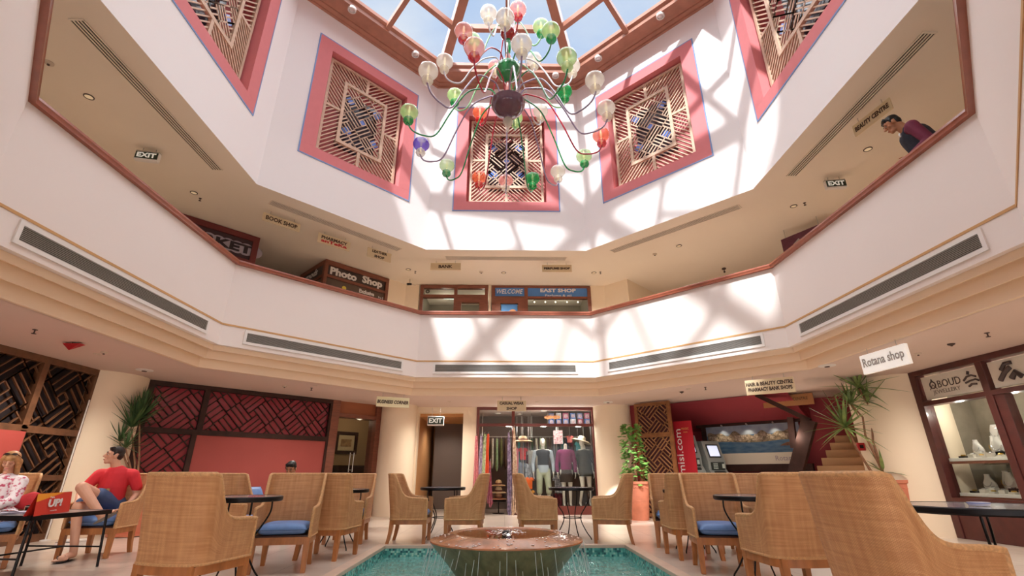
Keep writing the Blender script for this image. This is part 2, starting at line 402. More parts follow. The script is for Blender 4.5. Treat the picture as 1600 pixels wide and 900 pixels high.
WINL = {0: 'pink-framed lattice window in the drum wall straight behind the chandelier',
        -45: 'pink-framed lattice window beside the chandelier, on the slanting shaded wall above the book shop sign',
        45: 'pink-framed lattice window on the sunlit slanting wall above the long ceiling vent beside the perfume shop sign',
        -90: 'pink-framed lattice window cut by the top of the photo, above the left gallery',
        90: 'pink-framed lattice window cut by the top of the photo, above the gallery with the walking man'}
DARKG = mat('dark_window_glass', '3B2A30', .15, coat=.4)
BLUEG = mat('blue_stained_glass', '5C7CC8', .2, coat=.5)
def lattice_window(phi):
    t = thing('lattice_window', WINL[phi], 'window', FRM(phi, DA), 'lattice windows of the drum')
    m = MB(); cz = 9.01
    # painted surround with the deep reveal behind it
    for x0, x1, z0, z1 in ((-1.38, 1.38, 7.34, WZ0), (-1.38, 1.38, WZ1, 10.68), (-1.38, -WX, WZ0, WZ1), (WX, 1.38, WZ0, WZ1)): m.bx(x0, x1, -.012, 0.0, z0, z1)
    m.bx(-WX-.03, -WX, 0, REC, WZ0, WZ1); m.bx(WX, WX+.03, 0, REC, WZ0, WZ1); m.bx(-WX-.03, WX+.03, 0, REC, WZ0-.03, WZ0); m.bx(-WX-.03, WX+.03, 0, REC, WZ1, WZ1+.03)
    m.build('surround', PINK, t)
    m = MB(); rectframe(m, -1.405, 1.405, 7.315, 10.705, .028, -.012, .01); m.build('border_line', BLUEP, t)
    m = MB(); m.bx(-WX, WX, REC, REC+.03, WZ0, WZ1); m.build('back_panel', PINK, t)
    m = MB(); m.bx(-.50, .50, REC-.05, REC, cz-.8, cz+.8); m.build('window_pane', DARKG, t)
    m = MB(); ly = .17
    X1, Z0, Z1 = 1.0, WZ0+.05, WZ1-.05; ix, iz = .56, .86
    rectframe(m, -X1, X1, Z0, Z1, .06, ly-.03, ly+.03); rectframe(m, -ix-.03, ix+.03, cz-iz-.03, cz+iz+.03, .075, ly-.035, ly+.035)
    m.bx(-.035, .035, ly-.03, ly+.03, cz+iz, Z1); m.bx(-.035, .035, ly-.03, ly+.03, Z0, cz-iz)
    m.bx(-X1, -ix, ly-.025, ly+.025, cz-.03, cz+.03); m.bx(ix, X1, ly-.025, ly+.025, cz-.03, cz+.03)
    st = .118
    for qx in (-1, 1):
        for qz in (-1, 1):
            for rx0, rx1, rz0, rz1 in ((ix, X1, 0, Z1-cz), (0, ix, iz, Z1-cz)):
                for i in range(-30, 40):
                    o = i*st        # line x - z = o
                    c = clip((rx0-1, rx0-1-o), (rx1+1, rx1+1-o), rx0, rx1, rz0, rz1)
                    if c: m.bar((qx*c[0][0], ly, cz+qz*c[0][1]), (qx*c[1][0], ly, cz+qz*c[1][1]), .024, .03)
    weave(m, -ix, ix, cz-iz, cz+iz, 0, cz, .15, .27, 3, 5, .028, .016, ly)
    m.build('lattice', LATT, t)
    for sx_, sz_ in ((-.36, .45), (.36, .45), (-.36, -.45), (.36, -.45), (0, 0)):
        g = MB(); g.box((sx_, ly+.01, cz+sz_), (.18, .012, .18), RY(pi/4)); g.build('stained_square', BLUEG, t)
    return t
for phi in (0, -45, 45, -90, 90): lattice_window(phi)

# ================================================================ VENTS AND GRILLES
GL = {0: 'long white air grille on the balcony wall over the casual wear shop', -45: 'long white air grille on the balcony wall above the business corner sign',
      45: 'long white air grille on the sunlit balcony wall over the hair and beauty sign', -90: 'long white air grille on the shaded balcony wall above the seated couple',
      90: 'long white air grille on the shaded balcony wall above the tilted white shop sign'}
VL = {0: 'slotted ceiling vent between the BANK and PERFUME SHOP signs', -45: 'slotted ceiling vent running beside the book shop, pharmacy and leather shop signs',
      45: 'slotted ceiling vent on the sunlit gallery over the dark hanging ceiling lamp', -90: 'slotted ceiling vent over the left gallery with the EXIT box',
      90: 'slotted ceiling vent over the gallery beside the beauty centre sign'}
for phi in (0, -45, 45, -90, 90):
    t = thing('air_grille', GL[phi], 'grille', FRM(phi, 4.918, 3.215), 'air grilles on the balcony wall')
    m = MB(); rectframe(m, -1.66, 1.66, -.125, .125, .045, -.02, .0); m.build('frame', WHITEM, t)
    m = MB(); m.bx(-1.62, 1.62, -.003, .0, -.09, .09); m.build('backing', SLOT, t)
    m = MB()
    for i in range(9):
        z = -.072 + i*.018; m.box((0, -.009, z), (3.23, .013, .0085), RX(.5))
    m.build('blades', GREYM, t)
    t = thing('ceiling_vent', VL[phi], 'vent', FRM(phi, 5.37, 6.215), 'slotted vents in the gallery ceiling')
    m = MB(); rectframe(m, -1.58, 1.58, 0, .01, .01, 0, 0); m = MB(); m.bx(-1.56, 1.56, -.085, .085, -.008, 0); m.build('backing', SLOT, t)
    m = MB(); 
    for i in range(5): m.bx(-1.57, 1.57, -.09+i*.043, -.09+i*.043+.016, -.016, -.006)
    m.bx(-1.58, -1.56, -.09, .098, -.016, 0); m.bx(1.56, 1.58, -.09, .098, -.016, 0)
    m.build('slats', CEILU, t)

# ================================================================ CEILING FITTINGS
ZG, ZU = 2.652, 6.215
LAMP = mat('lamp_lens', 'C8B8A0', .3, emit='FFE0B0', estr=.35)
CHROME = mat('brushed_steel', 'B9B4AC', .3, metal=.8)
RIM = mat('pale_fitting', 'C9B8A6', .5); DKF = mat('brown_fitting', '4A3630', .5)
def downlight(u, v, z, label, r=.055, on=60, group='recessed downlights'):
    p = pix(u, v, z=z); t = thing('downlight', label, 'ceiling light', p, group)
    m = MB(); m.lathe([(r*1.25, 0), (r*1.25, -.008), (r, -.012), (r, 0)], n=20, cap=False); m.build('rim', DKF if z > 6 else RIM, t, smooth=40)
    m = MB(); m.lathe([(0, -.004), (r, -.004), (r, -.002)], n=20, cap=False); m.build('lens', LAMP, t)
    if on: light('SPOT', 'downlight_beam', p + Vector((0, 0, -.03)), on, (1, .92, .80), spot_size=radians(120), spot_blend=.8, shadow_soft_size=.05)
    return t
for u, v, l in ((139, 151, 'recessed downlight in the left gallery ceiling near the tall corner'), (303, 301, 'recessed downlight between the EXIT box and the market shop front'),
                (1240, 322, 'recessed downlight beside the EXIT box of the walking man\'s gallery'), (1061, 384, 'recessed downlight by the end of the sunlit gallery ceiling vent'),
                (638, 421, 'recessed downlight in the ceiling just before the BANK sign'), (787, 426, 'recessed downlight between the BANK and PERFUME SHOP signs'),
                (928, 426, 'recessed downlight just past the PERFUME SHOP sign'), (1356, 233, 'recessed downlight under the beauty centre sign beside the walking man')):
    downlight(u, v, ZU, l, on=210 if 600 < u < 1240 else 70)
def disc(name, u, v, z, r, label, cat, m_=RIM, h=.03):
    p = pix(u, v, z=z); t = thing(name, label, cat, p)
    m = MB(); m.lathe([(r, 0), (r, -h*.5), (r*.6, -h), (0, -h)], n=20); m.build('cover', m_, t, smooth=40)
    m = MB(); m.lathe([(r*.3, -h), (r*.3, -h*1.5), (0, -h*1.5)], n=12); m.build('sensor', DKF, t, smooth=40); return t
for u, v, l in ((77, 98, 'smoke detector on the left gallery ceiling next to the wood edge'), (752, 425, 'pale smoke detector beside the BANK sign'), (1023, 397, 'pale smoke detector on the ceiling of the sunlit gallery')):
    disc('smoke_detector', u, v, ZU, .055, l, 'smoke detector')
def sprinkler(u, v, z, label):
    p = pix(u, v, z=z); t = thing('sprinkler', label, 'sprinkler', p, 'ceiling sprinklers')
    m = MB(); m.lathe([(.028, 0), (.028, -.006), (.008, -.01), (.008, -.05)], n=12); m.build('stem', DKF, t, smooth=40)
    m = MB(); m.lathe([(.024, -.05), (.026, -.056)], n=12); m.build('deflector', DKF, t)
for u, v, z, l in ((313, 310, ZU, 'sprinkler head near the market shop front'), (649, 424, ZU, 'sprinkler head beside the BANK sign'), (938, 425, ZU, 'sprinkler head past the PERFUME SHOP sign'),
                   (1257, 317, ZU, 'sprinkler head beside the EXIT box of the right gallery'), (55, 515, ZG, 'sprinkler head above the dark lattice screen'), (487, 606, ZG, 'sprinkler head above the red lattice panels'),
                   (1102, 605, ZG, 'sprinkler head before the red stair recess'), (1542, 520, ZG, 'sprinkler head above the jewellery shop front')):
    sprinkler(u, v, z, l)
for u, v, r, l in ((226, 578, .13, 'round white ceiling vent above the spiky plant'), (950, 628, .12, 'round ceiling vent near the casual wear shop'), (1292, 571, .13, 'round ceiling vent before the leaning yucca')):
    disc('round_vent', u, v, ZG, r, l, 'vent', WHITEM, .02)
for u, v, l in ((163, 550, 'small detector above the gap between screens'), (445, 603, 'small detector over the red lattice panels'), (1065, 612, 'small round detector before the wooden screen'),
                (1434, 552, 'small detector beside the tilted white shop sign'), (1486, 537, 'brown detector above the jewellery sign')):
    disc('ceiling_detector', u, v, ZG, .045, l, 'detector', DKF if 'brown' in l or 'round' in l else RIM, .025)
p = pix(112, 534, z=ZG); t = thing('fire_sign', 'red arrowhead fire sign hanging from the ceiling by the lattice screen', 'sign', p)
m = MB(); m.add([(-.12, 0, -.02), (.12, 0, -.02), (0, 0, -.12), (-.12, .1, -.02), (.12, .1, -.02)], [(0, 1, 2), (3, 2, 4), (0, 3, 4, 1), (0, 2, 3), (1, 4, 2)]); m.build('board', mat('fire_red', 'A81C22', .4), t)
m = MB(); m.tube([(0, .02, -.03), (0, .02, 0)], .008); m.build('bracket', DKF, t)
p = pix(1503, 93, z=ZU); t = thing('fire_sign', 'red triangular fire sign hanging in the right gallery', 'sign', p)
m = MB(); m.add([(0, -.06, -.14), (0, .06, -.14), (0, 0, -.03), (-.06, 0, -.14)], [(0, 1, 2), (0, 3, 2), (1, 2, 3), (0, 1, 3)]); m.build('board', MT['fire_red'], t)
m = MB(); m.tube([(0, 0, -.05), (0, 0, 0)], .006); m.build('bracket', DKF, t)
p = pix(1131, 419, z=ZU); t = thing('pendant_lamp', 'small dark pendant lamp hanging over the sunlit gallery', 'lamp', p)
m = MB(); m.lathe([(.05, 0), (.06, -.02), (.05, -.035), (.012, -.05), (.012, -.09)], n=16); m.build('canopy', DKF, t, smooth=40)
m = MB(); m.ball((0, 0, -.11), .028); m.build('bulb', DKF, t, smooth=60)
p = pix(640, 444, z=ZU-.16); t = thing('security_camera', 'small dark security camera on the gallery wall corner beside the bank', 'camera', p)
m = MB(); m.tube([(0, 0, 0), (0, 0, .16)], .01); m.tube([(0, 0, 0), (.16, .08, 0)], .01); m.build('bracket', RIM, t)
m = MB(); m.tube([(-.07, -.03, -.01), (.05, .02, .01)], [.035, .03], n=12); m.build('body', IRON, t, smooth=40)
# downlights in the wooden skylight ring
for u, v, l in ((550, 16, 'round downlight in the wooden skylight ring, above the window left of the chandelier'), (649, 86, 'round downlight in the wooden ring near its corner above the white lamp'),
                (935, 92, 'round downlight in the wooden ring above the white chandelier lamp with a purple arm'), (1032, 26, 'round downlight in the wooden skylight ring above the sunlit slanting wall'), (868, 119, 'round downlight in the wooden ring behind the green chandelier arms')):
    p = pix(u, v, z=11.475); 
    t = thing('ring_downlight', l, 'ceiling light', p, 'downlights of the skylight ring')
    m = MB(); m.lathe([(.10, .06), (.10, -.01), (.075, -.02), (.07, .0)], n=20, cap=False); m.build('rim', WHITEM, t, smooth=40)
    m = MB(); m.lathe([(0, -.012), (.045, -.012), (.07, .0)], n=20, cap=False); m.build('lens', mat('silver_lens', 'DCD6D0', .15, metal=.6), t, smooth=40)

# ================================================================ EXIT BOXES AND HANGING SIGNS
XG = mat('exit_dark_green', '2C3A2C', .4); XW = mat('exit_letters', 'F2F4EA', .5, emit='F2F4EA', estr=.25)
SIGNB = mat('sign_cream_acrylic', 'DCC8A2', .45); SIGNT = mat('sign_brown_letters', '4A3428', .5); SIGNW = mat('sign_white_acrylic', 'F1EFE8', .4)
STEEL = CHROME
def exit_at(u, v, z, ang, label, rod, w_=.36, h=.17):
    p = pix(u, v, z=z); t = thing('exit_sign', label, 'exit sign', T(p) @ RZ(radians(ang)), 'EXIT sign boxes')
    m = MB(); m.bx(-w_/2, w_/2, 0, .08, -h, 0); m.build('housing', WHITEM, t, bevel=.006)
    m = MB(); m.bx(-w_/2+.01, w_/2-.01, -.006, 0, -h+.03, -.01); m.build('face', XG, t)
    m = MB(); m.text('EXIT', h*.72, (0, -.009, -h/2+.01), .002, wide=w_*.8, off=.004); m.build('lettering', XW, t)
    m = MB(); m.bx(-w_/2, w_/2, .01, .07, 0, .02); m.tube([(-.1, .04, .01), (-.1, .04, rod)], .005); m.tube([(.1, .04, .01), (.1, .04, rod)], .005); m.build('rods', STEEL, t)
exit_at(231, 237, 6.13, 12, 'dark EXIT sign box hanging in the left gallery', .085)
exit_at(1305, 281, 6.13, -8, 'dark EXIT sign box hanging in the gallery before the walking man', .085)
def sign(uv0, uv1, zt, h, lines, label, bm_=SIGNB, tm=SIGNT, size=.1, ctop=ZU, thick=.02, name='hanging_sign', shear=0, ys=None, mats=None, wide=.86):
    a = pix(*uv0, z=zt); b = pix(*uv1, z=zt); w_ = (b-a).length; ang = atan2((b-a).y, (b-a).x)
    t = thing(name, label, 'sign', T((a+b)/2) @ RZ(ang), 'hanging shop signs')
    m = MB(); m.bx(-w_/2, w_/2, 0, thick, -h, 0); m.build('board', bm_, t, bevel=.004)
    n = len(lines)
    for i, ln in enumerate(lines):
        tx, sz, wd = ln[:3]; zc = -h*(i+.5)/n if ys is None else ys[i]*h
        m = MB(); m.text(tx, sz, (0, -.004, zc), .0015, wide=w_*wd, shear=shear, off=.004); m.build('lettering', (mats[i] if mats else tm), t)
    m = MB()
    for s_ in (-.32, .32): m.tube([(w_*s_, thick/2, 0), (w_*s_, thick/2, ctop-zt)], .005)
    m.build('rods', STEEL, t)
    return t
REDL = mat('red_letters', 'C2303A', .5)
Z2 = 6.215-.07
sign((412, 331), (470, 351), Z2, .19, [('BOOK SHOP', .13, .84)], 'cream BOOK SHOP sign hanging from the gallery ceiling')
sign((498, 363), (548, 379), Z2, .24, [('PHARMACY', .1, .8), ('anTeKa', .1, .8)], 'cream PHARMACY sign with a red second line', ys=(-.33, -.68), mats=[SIGNT, REDL])
sign((575, 386), (612, 397), Z2, .24, [('LEATHER', .09, .62), ('SHOP', .09, .42)], 'cream two-line LEATHER SHOP sign on the gallery')
sign((673, 411), (720, 411), Z2, .20, [('BANK', .12, .46)], 'cream BANK sign hanging from the gallery ceiling')
sign((847, 414), (893, 414), Z2, .20, [('PERFUME SHOP', .08, .88)], 'cream PERFUME SHOP sign hanging from the gallery ceiling')
sign((1331, 198), (1389, 152), Z2, .20, [('BEAUTY CENTRE', .11, .88)], 'cream BEAUTY CENTRE sign above the walking man')
YEL = mat('sign_pale_yellow', 'E9E0B8', .4)
sign((589, 619), (640, 622), 2.57, .22, [('BUSINESS CORNER', .1, .95)], 'pale yellow BUSINESS CORNER sign under the cornice', bm_=YEL, ctop=ZG, thick=.03, shear=.2)
sign((777, 626), (822, 626), 2.57, .24, [('CASUAL WEAR', .09, .84), ('SHOP', .09, .36)], 'beige CASUAL WEAR SHOP sign above the clothes shop window', ctop=ZG)
sign((1163, 595), (1239, 588), 2.58, .27, [('HAIR & BEAUTY CENTRE', .09, .96), ('PHARMACY BANK SHOPS', .09, .9)], 'beige HAIR & BEAUTY CENTRE sign before the red stair recess', ctop=ZG, ys=(-.3, -.66))
sign((1342, 557), (1412, 536), 2.57, .27, [('Rotana shop', .17, .9)], 'tilted white lit shop sign with grey lettering near the yucca', bm_=mat('lit_white_acrylic', 'F6F4EE', .4, emit='F6F2EA', estr=.35), tm=mat('grey_letters', 'ABA6A2', .5), ctop=ZG, thick=.05)
# ================================================================ OUTER WALLS, GROUND LEVEL
AW = 7.24
def onwall(phi, a, u, v):
    """local x and z where the sight line through u, v meets the wall plane of that side"""
    Mi = FRM(phi, a).inverted(); d = (_R @ Vector(((u-800)/F, (450-v)/F, -1))); d = Mi.to_3x3() @ d; o = Mi @ Vector((X0, 0, EYE))
    t = -o.y/d.y; q = o + t*d; return q.x, q.z
def wallq(mb, x0, x1, z0, z1, y=0.0): mb.quad((x0, y, z0), (x1, y, z0), (x1, y, z1), (x0, y, z1))
HW = AW*math.tan(pi/8)
mb = MB(); mb.M = FRM(0, AW+.04)       # front wall with corridor mouth and shop opening
COR0, COR1, SH0, SH1 = -2.32, -1.12, -.76, 2.42
for x0, x1, z0, z1 in ((-3.2, COR0, 0, 2.652), (COR1, SH0, 0, 2.652), (SH1, 3.3, 0, 2.652), (COR0, COR1, 2.5, 2.652)): mb.bx(x0, x1, 0, .25, z0, z1)
struct('wall_front', mb, CREAM)
mb = MB(); mb.M = FRM(0, AW+.04)
CORD = 3.1
mb.bx(COR0-.1, COR0, .25, CORD, 0, 2.652); mb.bx(COR1, COR1+.1, .25, CORD, 0, 2.652); mb.bx(COR0, COR1, .25, CORD, 2.42, 2.5); mb.bx(COR0-.1, COR1+.1, CORD, CORD+.1, 0, 2.6)
struct('wall_corridor', mb, mat('corridor_paint', 'C58E5A', .75, noise=.03))
t = thing('panel_door', 'dark slatted wooden door at the end of the corridor under the EXIT sign', 'door', FRM(0, AW+.04+CORD))
tag(t, kind='thing')
m = MB(); m.bx(-1.86, -1.14, -.06, -.01, 0.02, 2.1)
for i in range(26): m.bx(-1.84, -1.16, -.07, -.06, .06+i*.078, .06+i*.078+.062)
m.build('door_leaf', DARKW, t)
m = MB(); m.bx(-1.95, -1.86, -.08, -.001, 0.001, 2.2); m.bx(-1.86, -1.125, -.08, -.001, 2.1, 2.2); m.build('door_frame', mat('orange_wood', 'A8683C', .5), t)
m = MB(); m.bx(-1.86, -1.14, -.075, -.06, 0.02, .18); m.build('kick_plate', mat('brass_kick', 'A87B4A', .4, metal=.4), t)
exit_at(681, 651, 2.28, 0, 'dark EXIT sign box hanging at the mouth of the corridor', .22, w_=.40, h=.21)

# left slanting wall: red lattice panelling and the business corner doorway
def lx(u, v, phi=-45, a=AW): return onwall(phi, a, u, v)[0]
MW = FRM(-45, AW)
XL0 = lx(234, 600); XL1 = lx(518, 640); XM = lx(301, 690); XP1 = lx(530, 640); XD1 = lx(582, 700); XF1 = lx(597, 700)
ZR = onwall(-45, AW, 430, 682)[1]
mb = MB(); mb.M = MW
mb.bx(XL0-.4, XL1, .10, .25, 0, 2.652); struct('wall_left_front', mb, DEEPRED)
t = thing('lattice_panelling', 'red panelling with dark wood lattice beside the business corner doorway', 'wall panelling', MW)
GLR = mat('glossy_red_panel', '8E2634', .22, coat=.5, noise=.08, nscale=3)
m = MB(); m.bx(XL0, XL1, .05, .09, ZR, 2.6); m.bx(XL0, XM, .05, .09, .1, ZR); m.build('red_backing', GLR, t)
m = MB(); m.bx(XM, XL1, -.01, .09, .1, ZR-.05); m.build('solid_panel', REDW, t)
xm = lx(318, 640)
m = MB()
for x0, x1, z0, z1 in ((XL0-.02, XL1, 2.56, 2.65), (XL0-.02, XL1, ZR-.05, ZR+.05), (XL0-.02, XL0+.09, .001, 2.56), (XL1-.05, XL1+.02, .001, 2.56), (xm-.05, xm+.05, ZR+.05, 2.56), (XM-.05, XM+.04, .1, ZR-.05), (XL0+.09, XL1-.05, .001, .1)): m.bx(x0, x1, -.04, .05, z0, z1)
m.build('frame', DARKW, t)
m = MB()
for x0, x1, z0, z1 in ((XL0+.09, xm-.05, ZR+.05, 2.56), (xm+.05, XL1-.05, ZR+.05, 2.56), (XL0+.09, XM-.05, .1, ZR-.05)):
    weave(m, x0, x1, z0, z1, x0+(x1-x0)*(.5 if x1-x0 < 1.4 else .35), (z0+z1)/2, .13, .31, 3, 6, .018, .025, .035)
m.build('lattice', DARKW, t)
t = thing('glass_doorway', 'dark framed glass doorway of the business corner with a lit room inside', 'doorway', MW)
m = MB(); m.bx(XL1, XP1, -.05, .3, .001, 2.65); m.bx(XD1, XF1, -.05, .3, .001, 2.65); m.bx(XP1, XD1, 0, .3, 2.27, 2.36); m.build('frame', WOODR, t)
m = MB(); m.bx(XP1, XD1, .05, .28, 2.36, 2.652); m.build('header_panel', mat('orange_wood2', '9A5A3A', .5), t)
m = MB(); m.bx(XP1+.003, XD1-.003, .12, .13, .02, 2.27); m.build('glass', GLASS, t)
m = MB()
for s_ in (-.03, .03): m.tube([((XP1+XD1)/2+.0+s_, .02 if s_ > 0 else .09, 1.0), ((XP1+XD1)/2+s_, .02 if s_ > 0 else .09, 1.45)], .012)
for s_ in (-.03, .03):
    for zz in (1.05, 1.4): m.tube([((XP1+XD1)/2+s_, .02, zz), ((XP1+XD1)/2+s_, .125, zz)], .008)
m.build('handle', STEEL, t)
# business corner room
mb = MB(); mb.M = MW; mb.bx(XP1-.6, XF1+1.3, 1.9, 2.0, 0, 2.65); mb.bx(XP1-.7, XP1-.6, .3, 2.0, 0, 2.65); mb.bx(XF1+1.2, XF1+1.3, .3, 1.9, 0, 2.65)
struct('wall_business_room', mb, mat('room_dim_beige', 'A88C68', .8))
t = thing('wall_picture', 'dark framed picture seen through the business corner glass', 'picture', MW @ T((lx(541, 690, a=AW+1.88), 1.89, onwall(-45, AW+1.88, 541, 692)[1])))
m = MB(); rectframe(m, -.34, .34, -.3, .3, .09, -.04, 0); m.build('frame', DARKW, t)
m = MB(); m.bx(-.26, .26, -.015, 0, -.22, .22); m.build('mount', mat('mount_beige', 'C2AE8A', .7), t)
m = MB(); m.bx(-.16, .16, -.02, -.015, -.1, .1); m.build('print', mat('print_brown', '7A5A44', .6, col2='B49468', nscale=9), t)
t = thing('office_cabinet', 'low dark cabinet in the business corner room', 'cabinet', MW @ T((lx(556, 735, a=AW+1.6), 1.6, 0)))
m = MB(); m.bx(-.6, .6, -.2, .2, 0, 1.15); m.build('body', DARKW, t, bevel=.01); m = MB(); m.bx(-.62, .62, -.22, .22, 1.15, 1.18); m.build('top', DARKW, t)
light('POINT', 'business_room_lamp', MW @ Vector(((XP1+XD1)/2+.5, .8, 2.3)), 10, (1, .8, .55), shadow_soft_size=.1)

# left wall: dark lattice screen
ML = FRM(-90, 7.15)
def lxl(u, v): return onwall(-90, 7.15, u, v)
X_R = lxl(150, 585)[0]; xmid = lxl(58, 600)[0]; zr = lxl(90, 675)[1]; xred = lxl(36, 670)[0]
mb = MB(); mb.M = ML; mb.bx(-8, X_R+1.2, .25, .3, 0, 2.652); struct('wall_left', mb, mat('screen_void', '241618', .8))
t = thing('lattice_screen', 'dark wooden lattice screen behind the seated woman', 'lattice screen', ML)
m = MB()
xs = [X_R, xmid, 2*xmid-X_R, 3*xmid-2*X_R, 4*xmid-3*X_R]
for x in xs: m.bx(x-.05, x+.05, -.05, .06, 0.001, 2.6)
for z in (2.6, zr, .05, ): m.bx(xs[-1]-.05, X_R+.05, -.05, .06, z-.05, z+.05)
m.bx(xred, X_R, -.04, .05, .86, .94)
SCW = mat('screen_wood', '6C4830', .5, noise=.25, nscale=9)
m.build('frame', SCW, t)
m = MB(); m.bx(xs[-1], X_R, .065, .08, .001, 2.6); m.build('dark_backing', mat('screen_shade', '1E1214', .8), t)  # dark sheet added, its colour stands in for the shade behind the lattice
m = MB()
for i in range(4):
    x0, x1 = xs[i+1]+.05, xs[i]-.05
    weave(m, x0, x1, zr+.05, 2.55, (x0+x1)/2, (zr+2.6)/2, .15, .34, 3, 5, .018, .03, 0)
    if i == 0: weave(m, xred+.04, x1, .1, zr-.05, (xred+x1)/2+.1, .95+.35, .15, .34, 3, 5, .018, .03, 0)
m.build('lattice', SCW, t)
m = MB(); m.bx(xs[-1], xred, -.06, .04, .1, zr-.04); m.build('solid_panel', mat('coral_red_paint', 'AE4A42', .7), t)
# columns
def column(name, c, r, lab=None, m_=CREAM, n=48):
    mb = MB(); mb.lathe([(r, 0), (r, 2.66)], (c[0], c[1], 0), n=n, cap=False); o = mb.build(name, m_, smooth=60); o['kind'] = 'structure'; return o
column('trim_column', (-2.80, 13.05), .46); column('trim_column', (2.88, 13.15), .5); column('trim_column', (-7.42, 9.0), .66); column('trim_column', (7.55, 9.2), .80)

# free standing wooden lattice screen on the right
MR = FRM(45, AW)
def rx(u, v, a=AW): return onwall(45, a, u, v)
PS = FRM(45, 6.9)
a0 = onwall(45, 6.9, 992, 640); a1 = onwall(45, 6.9, 1047, 640); b1 = onwall(45, 6.9, 1058, 745)
t = thing('wooden_screen', 'brown wooden screen with square lattice beside the leafy potted climber', 'screen', PS)
x0, x1 = a0[0], a1[0]; zt = 2.62; zm = onwall(45, 6.9, 1020, 680)[1]
m = MB(); rectframe(m, x0, x1, 0.03, zt, .075, -.04, .04); m.bx(x0+.075, x1-.075, -.04, .04, zm-.05, zm+.05); zl = zm-1.28; m.bx(x0+.075, x1-.075, -.04, .04, zl-.05, zl+.05); m.build('frame', WOODM, t, bevel=.004)
m = MB(); m.bx(x0-.02, x0+.14, -.06, .06, 0, .03); m.bx(x1-.14, x1+.02, -.06, .06, 0, .03); m.build('feet', WOODM, t)
m = MB(); m.bx(x0+.075, x1-.075, .02, .035, .1, zt-.07); m.build('dark_backing', mat('maroon_backing', '4A2028', .6), t)
m = MB()
for z0, z1 in ((zm+.05, zt-.075), (zl+.05, zm-.05), (.1, zl-.05)): weave(m, x0+.075, x1-.075, z0, z1, (x0+x1)/2, z0+(z1-z0)*.5, .13, .24, 3, 4, .02, .03, 0)
m.build('lattice', mat('lattice_light_brown', 'A87850', .5), t)

# red stair recess
RX0 = rx(1046, 660)[0]; RX1 = rx(1312, 660)[0]; RDY = 1.9
mb = MB(); mb.M = MR
mb.bx(RX0-.6, RX1+2.2, RDY, RDY+.1, 0, 2.652); mb.bx(RX0-.7, RX0-.6, 0, RDY, 0, 2.652); mb.bx(RX1+2.2, RX1+2.3, 0, RDY, 0, 2.652); 
mb.bx(-3.2, RX0-.6, 0.02, .12, 0, 2.652)
struct('wall_recess', mb, DEEPRED)
t = thing('staircase', 'staircase with a sloping red underside and dark wood stringer in the red recess', 'staircase', MR)
m = MB()  # sloping soffit
q0 = onwall(45, AW+.2, 1095, 640); 
m.add([(RX0-.6, .3, 2.64), (RX1-.9, .3, 2.64), (RX1-.9, RDY, 2.64), (RX0-.6, RDY, 2.05), (RX1-.9, RDY, 2.05)], [(0, 1, 4, 3)]); m.add([(RX0-.6, .9, 2.64), (RX1-.9, .9, 2.64), (RX1-.9, RDY-.01, 2.15), (RX0-.6, RDY-.01, 2.15), (RX0-.6, .9, 2.65), (RX1-.9, .9, 2.65), (RX1-.9, RDY-.01, 2.65), (RX0-.6, RDY-.01, 2.65)], [(0, 1, 2, 3), (4, 5, 6, 7), (0, 4, 7, 3), (1, 5, 6, 2), (0, 1, 5, 4), (3, 2, 6, 7)])
m.build('underside', DEEPRED, t)
m = MB(); A = onwall(45, AW+.35, 1182, 617); B = onwall(45, AW+.35, 1252, 656); Cc = onwall(45, AW+.35, 1270, 656); D = onwall(45, AW+.35, 1228, 790)
m.bar((A[0], .35, A[1]), (Cc[0]-.05, .35, B[1]-.03), .09, .12); m.bar((Cc[0]-.06, .35, Cc[1]), (D[0]-.02, .35, max(0, D[1]-.1)), .26, .2)
E_ = onwall(45, AW+.5, 1234, 652); E2 = onwall(45, AW+.5, 1240, 700)
m.bar((E_[0], .55, E_[1]), (E2[0], .55, E2[1]), .12, .12)
m.build('stringer', DARKW, t)
m = MB(); STP = mat('stair_stone', 'D3A97C', .6)
for k in range(6):
    sx0 = onwall(45, AW+1.0, 1268, 700)[0] + .07*k; m.bx(sx0, RX1+.55, .6+.2*k, 1.9, .80+.16*k, .96+.16*k)
m.bx(onwall(45, AW+1.0, 1270, 700)[0], RX1+.55, .45, 1.9, 0, .80)
m.build('steps', STP, t, bevel=.008)
t = thing('framed_poster', 'wide harbour photograph in a dark frame on the red recess wall', 'poster', MR @ T((0, RDY-.30, 0)))
pa = AW+RDY-.30
p0 = onwall(45, pa, 1103, 668); p1 = onwall(45, pa, 1238, 652); p2 = onwall(45, pa, 1130, 729); zb = onwall(45, pa, 1170, 708)[1]; zt_ = onwall(45, pa, 1170, 664)[1]
px0, px1 = p0[0], p1[0]+.1
pm = mat('harbour_print', '33587C', .35, coat=.3, col2='5C7890', nscale=5, stretch=(1, 1, 3.5))
m = MB(); m.bx(px0, px1, -.02, 0, zb+.0, zt_); m.build('print', pm, t)
m = MB(); 
m.grid(lambda a, b: Vector((px0+.02+(px1-px0-.04)*a, -.0215, zb+(zt_-zb)*(.40+.03*sin(a*9)+b*(.30+.06*sin(a*23)+.05*sin(a*41+1))))), 60, 1)
m.mi = 1
for i in range(90):
    xx = px0+.06+(px1-px0-.12)*random.random(); zz = zb+(zt_-zb)*(.46+.17*random.random()); s_ = .015+.03*random.random()
    m.bx(xx-s_, xx+s_, -.024-.002*random.random(), -.0215, zz-s_*.6, zz+s_*.6)
m.build('town_print', [mat('town_print', '4A4438', .5, col2='A8947C', nscale=14, stretch=(1, 1, 1.6)), mat('town_houses_print', 'C8B8A4', .5, col2='6C5A4C', nscale=30)], t)
